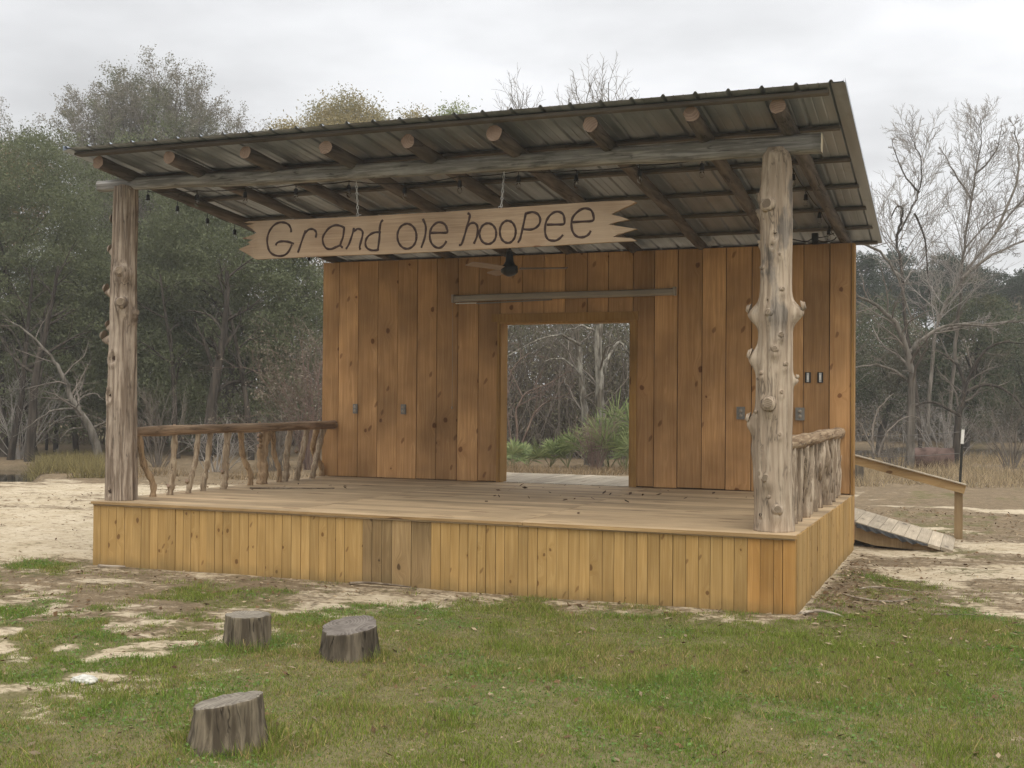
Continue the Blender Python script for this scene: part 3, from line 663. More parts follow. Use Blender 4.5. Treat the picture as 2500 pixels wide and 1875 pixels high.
# ------------------------------------------------------------------ ceiling fan
fan = empty('ceiling_fan', (3.06, 2.2, 2.12)); tag(fan, 'dark ceiling fan hanging from a rafter above the stage', 'ceiling fan')
mb = MB(); mb.lathe([(.05, .62), (.055, .58), (.028, .55), (.012, .54), (.012, .27), (.03, .255)], (3.06, 2.2, 2.12), 20); mb.build('downrod', M['fan'], fan)
mb = MB(); mb.lathe([(.028, .25), (.034, .22), (.04, .15), (.055, .12), (.08, .105), (.084, .07), (.083, .045), (.055, .02), (.02, .005)], (3.06, 2.2, 2.12), 28); mb.build('motor_housing', M['fan'], fan)
for a in (10, 130, 250):
    c, s_ = math.cos(R(a)), math.sin(R(a)); mb = MB(); z0 = 2.196
    rows = []
    for d, w in ((.10, .03), (.16, .045), (.25, .058), (.5, .064), (.565, .05)):
        for e in (-1, 1):
            lx = 3.06+c*d-s_*w*e; ly = 2.2+s_*d+c*w*e; rows.append((lx, ly, z0+.012*e)); 
    top = [(x, y, z+.006) for x, y, z in rows]; n = 5; fs = [(i*2, i*2+1, i*2+3, i*2+2) for i in range(4)]; b = len(rows)
    ed = [0, 2, 4, 6, 8, 9, 7, 5, 3, 1]
    mb.add(rows+top, fs+[tuple(b+q for q in f)[::-1] for f in fs]+[(ed[i], ed[(i+1) % 10], b+ed[(i+1) % 10], b+ed[i]) for i in range(10)])
    mb.build('blade', M['blade'], fan)

# ------------------------------------------------------------------ long case above the doorway, outlets, switches
hs = empty('wall_case', (3.0, DEPTH-.05, 2.03)); tag(hs, 'long narrow beige case mounted on the wall above the doorway', 'roll-up screen')
mb = MB(); n = 12
for i in range(n):   # slightly bowed metal box
    xa = 1.722+(4.29-1.722)*i/n; xb = 1.722+(4.29-1.722)*(i+1)/n; f = lambda x: 2.033+.009*(x-1.722)+.004*math.sin((x-1.722)*2.2)
    mb.add([(xa, DEPTH-.016, f(xa)), (xb, DEPTH-.016, f(xb)), (xa, DEPTH-.075, f(xa)), (xb, DEPTH-.075, f(xb)), (xa, DEPTH-.085, f(xa)+.02), (xb, DEPTH-.085, f(xb)+.02), (xa, DEPTH-.078, f(xa)+.06), (xb, DEPTH-.078, f(xb)+.06), (xa, DEPTH-.04, f(xa)+.075), (xb, DEPTH-.04, f(xb)+.075), (xa, DEPTH-.016, f(xa)+.075), (xb, DEPTH-.016, f(xb)+.075)],
           [(0, 1, 3, 2), (2, 3, 5, 4), (4, 5, 7, 6), (6, 7, 9, 8), (8, 9, 11, 10)])
mb.build('case', M['hous'], hs)
for x in (1.722, 4.29):
    mb = MB(); zz = 2.033+.009*(x-1.722); mb.box(x-.012, x+.012, DEPTH-.09, DEPTH-.016, zz-.008, zz+.082); mb.build('end_cap', M['hous'], hs)
mb = MB(); mb.box(1.745, 2.0, DEPTH-.05, DEPTH-.02, 2.012, 2.022); mb.build('screen_edge', M['white'], hs)
mb = MB(); mb.bar((2.0, DEPTH-.035, 2.012), (2.9, DEPTH-.035, 2.036), .02, .012); mb.build('bottom_bar', M['greyplastic'], hs)
mb = MB(); mb.tube([(1.703, DEPTH-.03, 2.06), (1.704, DEPTH-.025, 1.4), (1.703, DEPTH-.025, .84)], .0018, 5); mb.lathe([(.006, 0), (.011, .012), (.006, .03)], (1.703, DEPTH-.025, .815), 8); mb.build('pull_cord', M['hous'], hs)

def outlet(x, z, w, h, label, grey=True):
    o = empty('wall_outlet', (x, DEPTH-.02, z-h/2)); tag(o, label, 'outlet', 'grey outlet covers on the back wall')
    mb = MB(); mb.box(x-w/2, x+w/2, DEPTH-.034, DEPTH-.0165, z-h/2, z+h/2, j=.0008); mb.build('cover', M['greyplastic'], o)
    for dz in (-.025, .025):
        mb = MB(); mb.lathe([(.017, -.004), (.019, 0)], (x, DEPTH-.036, z+dz), 14)
        for i, v in enumerate(mb.v): mb.v[i] = (v[0], DEPTH-.036+(v[2]-(z+dz)), z+dz+(v[1]-(DEPTH-.036)))
        mb.build('socket', M['hous'], o)
outlet(.454, .804, .058, .112, 'grey outlet cover nearest the left end of the back wall')
outlet(1.085, .805, .062, .115, 'grey outlet cover between the left railing and the doorway, closer to the doorway')
outlet(4.993, .81, .085, .13, 'larger grey outlet cover on the wall just left of the right log post')
outlet(5.598, .809, .09, .13, 'larger grey outlet cover on the wall just right of the right log post')
for x, which in ((5.674, 'left'), (5.797, 'right')):
    o = empty('light_switch', (x, DEPTH-.02, 1.13)); tag(o, f'dark switch with white toggle, {which} one of the pair beside the right log post', 'switch', 'light switches on the back wall')
    mb = MB(); mb.box(x-.029, x+.029, DEPTH-.022, DEPTH-.0165, 1.128, 1.235); mb.build('box', M['black'], o)
    mb = MB(); mb.box(x-.012, x+.012, DEPTH-.026, DEPTH-.0225, 1.135, 1.228); mb.build('strap', M['galv'], o)
    mb = MB(); mb.box(x-.008, x+.008, DEPTH-.036, DEPTH-.0265, 1.158, 1.205); mb.build('toggle', M['white'], o)

# ------------------------------------------------------------------ ramp behind the stage, with its handrail
ramp = empty('wooden_ramp', (6.5, 4.9, GZ)); tag(ramp, 'grey plank ramp with a sloping handrail behind the right end of the stage', 'ramp')
mb = MB(); xr = [7.06, 6.94, 6.82, 6.71, 6.59, 6.46, 6.35, 6.23, 6.11]
while xr[-1] > 5.2: xr.append(xr[-1]-.142)
rz = lambda x: GZ+.012+(7.06-x)*.262
for a, b in zip(xr[1:], xr[:-1]):
    y0 = 4.25+rng.uniform(-.02, .02); y1 = 5.52+rng.uniform(-.02, .02); a += .004; t = .032
    mb.add([(a, y0, rz(a)-t), (b, y0, rz(b)-t), (a, y1, rz(a)-t), (b, y1, rz(b)-t), (a, y0, rz(a)), (b, y0, rz(b)), (a, y1, rz(a)), (b, y1, rz(b))], [(0, 2, 3, 1), (4, 5, 7, 6), (0, 1, 5, 4), (2, 6, 7, 3), (0, 4, 6, 2), (1, 3, 7, 5)])
mb.build('ramp_deck', M['rampw'], ramp)
for y in (4.30, 4.88, 5.46):
    mb = MB(); pts = [(5.2, rz(5.2)-.034), (6.95, rz(6.95)-.034), (6.95, rz(6.95)-.06), (6.3, rz(6.3)-.19), (5.2, rz(5.2)-.2)]; n = len(pts)
    vs = [(x, y-.019, z) for x, z in pts]+[(x, y+.019, z) for x, z in pts]
    mb.add(vs, [tuple(range(n)), tuple(range(n, 2*n))[::-1]]+[(i, n+i, n+(i+1) % n, (i+1) % n) for i in range(n)]); mb.build('stringer', M['handpost'], ramp)
mb = MB()   # torn black roofing felt along the near edge
xs = np.linspace(6.12, 6.82, 15); lo = [.05, .045, .06, .04, .05, .03, .045, .05, .03, .06, .035, .05, .02, .03, .012]
vs = []
for x, l in zip(xs, lo): vs += [(x, 4.222, rz(x)-.006), (x+.01, 4.205, rz(x)-.006-l)]
mb.add(vs, [(2*i, 2*i+1, 2*i+3, 2*i+2) for i in range(14)]); mb.add([(a, b+.003, c) for a, b, c in vs], [(2*i, 2*i+2, 2*i+3, 2*i+1) for i in range(14)])
mb.build('roofing_felt', M['black'], ramp)
mb = MB(); mb.bar((5.1, 5.42, .502), (7.158, 5.42, -.012), .035, .095, (0, 0, 1)); 
hr = mb.build('handrail', M['handrail'], ramp)
mb = MB(); mb.bar((5.1, 5.42, .558), (7.17, 5.42, .041), .09, .012, (0, 0, 1)); mb.build('cap_strip', M['backdeck'], hr)
for x in (7.09, 5.7):
    mb = MB(); mb.box(x-.043, x+.043, 5.441, 5.525, GZ-.1, .255-.2497*(x-6.06)+(-.02 if x > 7 else .02)); mb.build('handrail_post', M['handpost'], ramp)

# ------------------------------------------------------------------ stumps, stones, fence post, drum
def stump(name, label, cx, cy, r0, r1, h, tilt, mats, seed, grp=True):
    n = 16; sides = 56; vs = []
    for i in range(n+1):
        t = i/n
        for k in range(sides):
            th = 2*math.pi*k/sides; tw = th+.35*t
            r = r0+(r1-r0)*t+.025*(1-t)**3*r0/.15
            r *= 1+.09*(fbm(math.cos(th)*1.2+seed, math.sin(th)*1.2+seed*2, 2)-.5)*2
            r += .014*(vnoise(math.cos(tw)*4+seed, math.sin(tw)*4+seed)-.5)*2+.006*(vnoise(math.cos(tw)*11+seed, math.sin(tw)*11)-.5)*2
            r -= .022*math.exp(-(((tw-seed) % 6.283-3.14)/.07)**2)*(1-.4*t)
            x, y = r*math.cos(th), r*math.sin(th)
            vs.append((cx+x, cy+y, GZ-.05+(h+.05)*t+t*(tilt[0]*x+tilt[1]*y)+(.004*(vnoise(th*4, seed)-.5) if i == n else 0)))
    mb = MB(); fs = [(i*sides+k, i*sides+(k+1) % sides, (i+1)*sides+(k+1) % sides, (i+1)*sides+k) for i in range(n) for k in range(sides)]
    mb.add(vs, fs, 0, True)
    # top with a lip and a slightly hollow, checked face
    last = [n*sides+k for k in range(sides)]; rings = [last]
    for q, dz in ((.96, .004), (.7, .001), (.4, -.002), (.12, -.001)):
        ring = []
        for k in range(sides):
            v = vs[last[k]]; ring.append(len(mb.v)); x, y = (v[0]-cx)*q, (v[1]-cy)*q
            mb.v.append((cx+x, cy+y, GZ+h+tilt[0]*x+tilt[1]*y+dz+.005*(vnoise(x*40+seed, y*40)-.5)))
        rings.append(ring)
    for a, b in zip(rings[:-1], rings[1:]):
        for k in range(sides): mb.f.append([a[k], a[(k+1) % sides], b[(k+1) % sides], b[k]]); mb.m.append(1); mb.sm.append(False)
    mb.f.append(rings[-1]); mb.m.append(1); mb.sm.append(False)
    o = mb.build(name, mats, None); return tag(o, label, 'stump', 'log stumps in the grass' if grp else None)
M['stumpside'] = bark('grey_stump_bark', (.225, .185, .13), (.07, .055, .038), 'z', 1.2, bump=1.0)
M['stumpdark'] = bark('dark_stump_bark', (.17, .14, .10), (.06, .048, .034), 'z', 1.2, bump=1.0)
M['stumptop'] = endgrain('grey_stump_top', (.27, .24, .195), (.13, .112, .09), 40)
M['stumptopd'] = endgrain('dark_stump_top', (.21, .185, .16), (.09, .075, .065), 40)
stump('log_stump', 'pale grey stump with a level top, farthest of the three in the grass', 3.20, -2.40, .125, .125, .183, (0, .0), [M['stumpside'], M['stumptop']], 1.3)
stump('log_stump', 'short dark stump with a tilted round top, beside the pale grey stump', 3.90, -2.40, .172, .165, .172, (.04, .17), [M['stumpdark'], M['stumptopd']], 2.9)
stump('log_stump', 'weathered cracked stump with a slanted top, nearest the camera', 4.29, -4.17, .168, .148, .185, (.19, .03), [M['stumpside'], M['stumptop']], 5.1)
stump('log_stump', 'small squat stump beyond the ramp, by the right edge of the back wall', 5.08, 14.6, .20, .19, .40, (0, .0), [M['stumpdark'], M['stumptopd']], 7.7)

def blob(name, label, cat, c, sx, sy, sz, mat, seed, grp=None):
    bm = bmesh.new(); bmesh.ops.create_icosphere(bm, subdivisions=4, radius=1.0)
    for v in bm.verts:
        p = v.co; k = 1+.7*(fbm(p.x*1.5+seed, p.y*1.5+p.z, 3)-.5)+.25*(vnoise(p.x*6+seed, p.y*6+p.z*5)-.5)
        v.co = Vector((c[0]+p.x*sx*k, c[1]+p.y*sy*k, c[2]+max(p.z, -.4)*sz*k))
    me = bpy.data.meshes.new(name); bm.to_mesh(me); bm.free()
    for p in me.polygons: p.use_smooth = True
    return tag(link_mesh(name, me, mat), label, cat, grp)
M['rag'] = plain('white_rag', (.58, .57, .52), .9, var=.3, scale=30)
blob('rag', 'crumpled white rag lying in the grass left of the nearest stump', 'rag', (2.97, -3.55, GZ+.012), .072, .04, .03, M['rag'], 4.0)
def twig(name, label, pts, r, mat, grp=None):
    mb = MB(); pp = catmull(pts, 6); mb.tube(pp, [r*(1-.6*i/len(pp)) for i in range(len(pp))], 7, 0, rough=.1)
    return tag(mb.build(name, mat), label, 'stick', grp)
M['twig'] = bark('dead_stick', (.32, .26, .19), (.12, .09, .065), 'x', 2.0)
M['twigpale'] = bark('pale_dead_stick', (.5, .44, .36), (.26, .21, .16), 'x', 2.0)
g = GZ+.012
twig('dead_stick', 'forked dark stick on the ground at the right front corner of the stage', [(6.15, .0, g), (6.26, .05, g+.02), (6.38, .03, g+.012), (6.45, -.02, g)], .014, M['twigpale'])
twig('dead_stick', 'curved pale stick in the leaf litter along the right side of the stage', [(6.34, 1.0, g), (6.45, .82, g+.01), (6.62, .72, g+.012), (6.75, .84, g), (6.83, 1.02, g)], .008, M['twigpale'])
twig('dead_stick', 'thin pale stick near the stage side, farther than the curved one', [(6.42, 1.32, g), (6.55, 1.42, g+.01), (6.8, 1.40, g)], .007, M['twigpale'])
twig('dead_stick', 'short straight stick lying in the dry grass right of the stage', [(7.0, .35, g), (7.3, .46, g+.004)], .006, M['twig'])
twig('dead_stick', 'crooked dark stick at the foot of the front skirt', [(2.62, -.10, g), (2.8, -.13, g+.02), (3.0, -.10, g+.012), (3.15, -.07, g)], .012, M['twig'])
twig('dead_stick', 'thin stick lying on the deck by the left railing', [(.40, 1.8, .008), (.7, 1.86, .014), (1.15, 2.2, .006)], .010, M['twig'])
twig('dead_stick', 'short flat stick at the left foot of the front skirt', [(.15, -.14, g), (.42, -.12, g+.006)], .014, M['twigpale'])

fe = empty('wire_fence', (7.04, 8.9, GZ)); tag(fe, 'thin steel fence post with a white tip and two slack wires, beyond the handrail', 'fence')
tx, ty = spot(2079, 16.9); zt = height(928, 16.9, 2083); lean = .05
mb = MB(); 
for w, d in ((.036, .006), (.006, .03)): mb.bar((tx-lean, ty, GZ-.1), (tx, ty, zt-.20), w, d, (0, 1, 0))
fp = mb.build('fence_post', M['steel'], fe)
mb = MB(); mb.bar((tx-.001, ty, zt-.20), (tx+.012, ty, zt), .040, .012, (0, 1, 0)); mb.build('painted_tip', M['white'], fp)
px2, py2 = spot(1650, 19.0)
for z in (zt-.03, zt-.33):
    mb = MB(); mb.tube([(tx+(px2-tx)*i/10, ty+(py2-ty)*i/10, z-.10*4*(i/10)*(1-i/10)) for i in range(11)], .004, 4); mb.build('wire', M['wire'], fe)
mb = MB()
for w, d in ((.036, .006), (.006, .03)): mb.bar((px2, py2, GZ-.1), (px2, py2, zt), w, d, (0, 1, 0))
mb.build('fence_post', M['steel'], fe)
mb = MB(); m_r = NT('rusty_steel'); nn = m_r.noise(m_r.obj(), 5.0, 6.0, .65)
m_r.base(m_r.mix(m_r.ramp(nn, .35, .7), (.15, .10, .085), (.06, .038, .03)), .9, .1, .2); M['rust'] = m_r.mat
dx, dy = spot(2013, 27.0); 
pts = [(dx-.47, dy-.08, GZ+.22), (dx-.44, dy-.075, GZ+.22), (dx-.16, dy-.03, GZ+.22), (dx-.15, dy-.03, GZ+.22), (dx+.15, dy+.03, GZ+.22), (dx+.16, dy+.03, GZ+.22), (dx+.45, dy+.08, GZ+.22)]
mb.tube(pts, [.25, .237, .237, .25, .25, .237, .247], 24, 0); tag(mb.build('rusty_drum', M['rust']), 'rusty brown drum lying on its side in the dry grass behind the handrail', 'drum')
# ------------------------------------------------------------------ ground
def latdep(x, y):
    dx, dy = np.asarray(x)-CAM[0], np.asarray(y)-CAM[1]
    return dx*R0[0]+dy*R0[1], dx*math.sin(YAW)+dy*math.cos(YAW)
def band(v, a, b, c, d): return sstep(a, b, v)*sstep(d, c, v)
def dips(x, y):
    la, de = latdep(x, y); col = 1106+la/np.maximum(de, 1)*2592
    wob = 1.2*(fbm(np.asarray(x)*.35, np.asarray(y)*.35, 3)-.5)
    pond = band(de+wob, 20.6, 21.6, 25.0, 26.4)*sstep(95, 60, col+wob*16)*sstep(3, 6, de)
    river = band(de+wob*1.5, 31.5, 33.0, 41.0, 43.0)*sstep(1650, 1800, col)
    return np.maximum(pond, river)
def masks(x, y):
    x = np.asarray(x, float); y = np.asarray(y, float); la, de = latdep(x, y); col = 1106+la/np.maximum(de, 1)*2592
    n = fbm(x*.9+3, y*.9+8, 4); n2 = fbm(x*2.6+40, y*2.6+11, 4); n3 = fbm(x*6+2, y*6+31, 3)
    yb = -2.45+2.3*sstep(1.9, 4.1, x)
    g = sstep(.75, -.55, (y-yb)+(n-.5)*2.0+(n2-.5)*1.1)
    hole = sstep(.41, .54, n2*.6+n*.4)*sstep(4.2, 2.4, x)*sstep(-5.2, -3.2, y)
    g = g*(1-.93*hole)
    lm = sstep(3.4, 2.2, x)*band(y, -3.2, -2.4, -.35, .1)
    g = np.maximum(g, lm*sstep(.48, .62, n*.4+n2*.6)*.6); lit = lm*(.35+.5*sstep(.40, .56, n3*.5+n*.5))
    g = np.maximum(g, .95*np.exp(-(((x+.30)/.45)**2+((y+.30)/.28)**2)))
    # right of the stage: litter wedge, then sand, then streaks and brown grass
    rx = sstep(6.05, 6.3, x); yl = 3.5-2.2*np.clip(x-6.15, 0, 2.6)
    wedge = rx*sstep(.5, -.5, y-yl+(n2-.5)*1.4)
    g = np.where(x > 6.05, np.maximum(g*sstep(1.0, -.6, y-.5), wedge*(.42+.5*sstep(.42, .58, n))*sstep(6.2, 6.75, x+.15*(n2-.5)+np.where(y < .2, 1, 0))), g)
    lit = np.maximum(lit, wedge*.9*sstep(-2.4, -.3, y))
    sand = rx*sstep(-.4, .4, y-yl)
    near_sand = fbm(x*.9+21, y*1.8+4, 5)
    lit = np.maximum(lit, sand*sstep(.42, .58, near_sand)*.7); g = np.maximum(g, sand*sstep(.55, .68, fbm(x*1.4+61, y*1.4+14, 4))*.55)
    far = np.where(x > 5.5, sstep(4.6, 6.0, y), 0)
    st = fbm(x*.55+5, y*1.5+2, 5)
    lit = np.maximum(lit, far*sstep(.36, .50, st+.16*sstep(7, 12, y)))
    lit = np.maximum(lit, np.where((x > 5) | (col > 1700), sstep(9, 13, y), 0)*(.75+.25*n2))
    g = np.maximum(g, .8*np.exp(-(((x-6.95)/.65)**2+((y-6.6)/.75)**2))*sstep(.38, .5, n2))
    # left sand flat with strings of leaf litter
    lf = np.where((x < 2.2) & (y > -1.6), 1.0, 0.0)
    lit = np.maximum(lit, lf*sstep(.47, .60, fbm(x*.5+9, y*2.0+3, 5)+.07*sstep(1.5, -.5, y))*(.45+.3*sstep(2, -1.5, y)))
    lit = np.maximum(lit, sstep(20.0, 21.5, de+(n-.5)*3)*sstep(1700, 1500, col)*.95)
    lit = np.maximum(lit, np.where(y > 7.0, 1, 0)*sstep(600, 760, col)*sstep(1900, 1800, col)*sstep(7, 9, y))
    # dirt strip along the skirt
    strip = band(y, -.75, -.3, .1, .2)*band(x, -.2, .3, 6.2, 6.5)
    g = g*(1-.6*strip*sstep(.35, .55, n2)); lit = np.maximum(lit, strip*.55)
    meadow = band(de, 34, 37, 52, 58)*sstep(330, 250, col)
    g = np.maximum(g, meadow*.8)
    return np.clip(g, 0, 1), np.clip(lit, 0, 1)
def axis_coords(a, b, step, far):
    c = list(np.arange(a, b+1e-6, step)); s = step; lo = []; v = a
    while v > -far: s *= 1.12; v -= s; lo.append(v)
    s = step; hi = []; v = b
    while v < far: s *= 1.12; v += s; hi.append(v)
    return np.array(lo[::-1]+c+hi)
gx = axis_coords(-6.0, 9.5, .055, 900); gy = axis_coords(-6.5, 9.0, .055, 900)
GX, GY = np.meshgrid(gx, gy, indexing='ij')
def ground_z(x, y):
    near = np.exp(-((np.asarray(x)-3)**2+(np.asarray(y)-1)**2)/900)
    b = (fbm(np.asarray(x)*1.2, np.asarray(y)*1.2, 4)-.5)*.05+(fbm(np.asarray(x)*5, np.asarray(y)*5, 3)-.5)*.022
    st = np.where((np.asarray(x) > -.2) & (np.asarray(x) < 6.3) & (np.asarray(y) > -.2) & (np.asarray(y) < 6), .3, 1)
    return GZ + b*near*st - .32*dips(x, y)
GZZ = ground_z(GX, GY)
mg, ml = masks(GX, GY)
V = np.stack([GX, GY, GZZ], -1).reshape(-1, 3); nx, ny = len(gx), len(gy)
idx = np.arange(nx*ny).reshape(nx, ny)
Fq = np.stack([idx[:-1, :-1], idx[1:, :-1], idx[1:, 1:], idx[:-1, 1:]], -1).reshape(-1, 4)
me = bpy.data.meshes.new('ground'); me.vertices.add(len(V)); me.vertices.foreach_set('co', V.astype(np.float32).ravel())
me.loops.add(Fq.size); me.loops.foreach_set('vertex_index', Fq.astype(np.int32).ravel())
me.polygons.add(len(Fq)); me.polygons.foreach_set('loop_start', np.arange(0, Fq.size, 4, dtype=np.int32))
at = me.color_attributes.new('cover', 'FLOAT_COLOR', 'POINT'); cc = np.ones((len(V), 4), np.float32); cc[:, 0] = mg.ravel(); cc[:, 1] = ml.ravel(); cc[:, 2] = dips(GX, GY).ravel()
at.data.foreach_set('color', cc.ravel()); me.update(calc_edges=True)
me.polygons.foreach_set('use_smooth', np.ones(len(Fq), bool))
def m_ground():
    m = NT('sandy_soil'); ob = m.obj(); a = m.n('ShaderNodeVertexColor', layer_name='cover'); c = m.sep(a.outputs[0])
    n1 = m.noise(ob, 3.0, 6.0, .62); n2 = m.math('ADD', m.math('MULTIPLY', m.noise(ob, 19.0, 5.0, .68), .6), m.math('MULTIPLY', m.noise(ob, 6.0, 4.0, .6), .4)); n3 = m.noise(ob, 60.0, 4.0, .6)
    st = m.noise(m.vmul(ob, (2.5, 7.0, 1)), 1.0, 6.0, .65)
    sand = m.mix(m.ramp(n1, .3, .7), (.56, .48, .355), (.44, .36, .245)); sand = m.mix(m.ramp(n3, .35, .75, 0, .45), sand, (.36, .29, .20))
    speck = m.ramp(m.noise(m.vmul(ob, (10, 22, 1)), 1.0, 6.0, .72), .54, .62); sand = m.mix(m.math('MULTIPLY', speck, .75), sand, (.16, .11, .06))
    lit = m.mix(m.ramp(n2, .3, .7), (.215, .155, .09), (.085, .06, .036)); lit = m.mix(m.ramp(n3, .52, .72, 0, .6), lit, (.34, .26, .16))
    soil = m.mix(m.ramp(n2, .3, .7), (.18, .15, .07), (.085, .08, .03)); soil = m.mix(m.ramp(n3, .5, .75, 0, .5), soil, (.30, .25, .13))
    fl = m.ramp(m.math('ADD', c[1], m.math('MULTIPLY', m.math('SUBTRACT', m.math('ADD', m.math('MULTIPLY', st, .5), m.math('MULTIPLY', n2, .5)), .5), 3.8)), .18, .74)
    fg = m.ramp(m.math('ADD', c[0], m.math('MULTIPLY', m.math('SUBTRACT', m.math('ADD', m.math('MULTIPLY', n1, .4), m.math('MULTIPLY', n2, .6)), .5), 3.6)), .22, .66)
    col = m.mix(m.math('MULTIPLY', fl, .92), sand, lit); col = m.mix(m.math('MULTIPLY', fg, .93), col, soil)
    col = m.mix(c[2], col, (.05, .042, .028))
    m.base(col, .95, spec=.15); m.bump(m.math('ADD', m.math('MULTIPLY', n2, .6), m.math('MULTIPLY', n3, .5)), .7, .03); return m.mat
tag(link_mesh('ground', me, m_ground()), 'sandy ground with patchy grass and leaf litter around the stage', None, None, 'structure')

def m_water():
    m = NT('dark_still_water'); m.base((.022, .020, .013), .06, spec=.5); n = m.noise(m.vmul(m.obj(), (1.5, 3, 1)), 2.0, 4.0); m.bump(n, .04, .02); return m.mat
M['water'] = m_water()
def water(name, label, pts):
    bm = bmesh.new(); f = bm.faces.new([bm.verts.new((x, y, GZ-.13)) for x, y in pts]); bm.normal_update()
    if f.normal.z < 0: f.normal_flip()
    me = bpy.data.meshes.new(name); bm.to_mesh(me); bm.free(); tag(link_mesh(name, me, M['water']), label, None, None, 'structure')
water('pond_water', 'dark still pond beyond the sand on the left', [spot(-700, 20.2), spot(110, 20.2), spot(110, 27), spot(-700, 27)])
water('river_water', 'river behind the dry grass on the right', [spot(1640, 31.0), spot(3000, 31.0), spot(3000, 43.6), spot(1640, 43.6)])

# ------------------------------------------------------------------ grass, leaves
def m_tone(name, rough=.7, trans=.3):
    m = NT(name); a = m.n('ShaderNodeVertexColor', layer_name='tone'); m.base(a.outputs[0], rough, spec=.2)
    tr = m.n('ShaderNodeBsdfTranslucent'); m.l(a.outputs[0], tr.inputs[0]); mx = m.n('ShaderNodeMixShader'); mx.inputs[0].default_value = trans
    m.l(m.p.outputs[0], mx.inputs[1]); m.l(tr.outputs[0], mx.inputs[2]); m.l(mx.outputs[0], m.out.inputs[0]); return m.mat
def scatter(n, x0, x1, y0, y1, dens, seed):
    rg = np.random.default_rng(seed); x = rg.uniform(x0, x1, n); y = rg.uniform(y0, y1, n)
    keep = rg.random(n) < dens(x, y); return x[keep], y[keep], rg
def grass_density(x, y):
    g, l = masks(x, y); la, de = latdep(x, y)
    k = sstep(.25, .75, g+(fbm(x*7+1, y*7+2, 3)-.5)*.9)+.28*sstep(.58, .72, fbm(x*4+51, y*4+23, 3))*sstep(.05, .3, g+.6*l)
    inside = (x > -.06) & (x < 6.16) & (y > -.05) & (y < 6)
    col = 1106+la/np.maximum(de, 1)*2592
    return np.where(inside | (col < -700) | (col > 2900), 0, k)*np.clip(1.25-(de-5)/12, .2, 1)
x, y, rg = scatter(1500000, -1.5, 10.5, -6.6, 2.4, grass_density, 5)
n = len(x); z = ground_z(x, y)
tall = fbm(x*1.7+60, y*1.7+9, 3); clump = fbm(x*5+6, y*5+90, 2)
h = rg.gamma(6, 1/6, n)*(.009+.012*sstep(.38, .7, tall)+.013*sstep(.58, .75, clump))*np.prod([1+1.5*np.exp(-((np.hypot(x-a, y-b)-r_)/.05)**2) for a, b, r_ in ((3.2, -2.4, .14), (3.9, -2.4, .19), (4.29, -4.17, .19))], axis=0)
ang = rg.uniform(0, 2*math.pi, n); w = rg.uniform(.0016, .0032, n); la_ = rg.normal(0, .85, n); lb = rg.uniform(0, 6.283, n)
B0 = np.stack([x-w*np.cos(ang), y-w*np.sin(ang), z-.004], -1); B1 = np.stack([x+w*np.cos(ang), y+w*np.sin(ang), z-.004], -1)
T = np.stack([x+h*la_*np.cos(lb), y+h*la_*np.sin(lb), z+h], -1)
dry = sstep(.40, .62, fbm(x*1.1+30, y*1.1+70, 4)+rg.normal(0, .09, n)); lush = .75*sstep(.48, .74, fbm(x*2.2+80, y*2.2+20, 3)+rg.normal(0, .03, n))
col = np.array([.17, .22, .034])[None]*rg.uniform(.6, 1.5, n)[:, None]
col = col*(1-lush[:, None])+lush[:, None]*np.array([.14, .24, .035])[None]*rg.uniform(.7, 1.3, n)[:, None]
isdry = (rg.random(n) < (.10+.34*dry*(1-lush))*np.where(y < -3.0, .75, 1.05))[:, None]
col = np.where(isdry, np.array([.37, .29, .12])[None]*rg.uniform(.45, 1.3, n)[:, None], col)
Vg = np.stack([B0, B1, T], 1).reshape(-1, 3); tag(link_mesh('grass', np_mesh('grass', Vg, 3, np.repeat(col, 3, 0)), m_tone('grass_blades')), 'short patchy green and straw coloured grass in front of the stage', 'grass', None, 'stuff')

def cards(cx, cy, cz, L, W, rg, tilt=1.0, flat=False):
    """small pointed leaf shapes, one four-sided face each"""
    n = len(cx); a = rg.uniform(0, 6.283, n)
    if flat: el = rg.normal(0, .25, n)*tilt; ro = rg.normal(0, .35, n)*tilt
    else: el = np.arcsin(rg.uniform(-1, 1, n))*tilt; ro = rg.uniform(0, 6.283, n)
    d = np.stack([np.cos(el)*np.cos(a), np.cos(el)*np.sin(a), np.sin(el)], -1)
    s0 = np.stack([-np.sin(a), np.cos(a), np.zeros(n)], -1); u0 = np.cross(d, s0)
    s = s0*np.cos(ro)[:, None]+u0*np.sin(ro)[:, None]; c = np.stack([cx, cy, cz], -1)
    L = np.asarray(L)[:, None]; W = np.asarray(W)[:, None]
    return np.stack([c-d*L/2, c+s*W/2, c+d*L/2, c-s*W/2], 1).reshape(-1, 3)
x, y, rg = scatter(60000, -1.5, 10, -6.3, 1.5, lambda x, y: sstep(.53, .66, fbm(x*2.2+80, y*2.2+20, 3))*sstep(.3, .7, masks(x, y)[0])*np.where((x > -.1) & (x < 6.2) & (y > -.1), 0, 1), 15)
n = len(x); L = rg.uniform(.010, .024, n); Vw = cards(x, y, ground_z(x, y)+rg.uniform(.006, .035, n), L, L*.75, rg, 1.2, True)
col = np.array([.12, .20, .05])[None]*rg.uniform(.6, 1.35, n)[:, None]
tag(link_mesh('clover', np_mesh('clover', Vw, 4, np.repeat(col, 4, 0)), m_tone('clover_leaves')), 'low green clover and weeds growing among the grass', 'weeds', None, 'stuff')

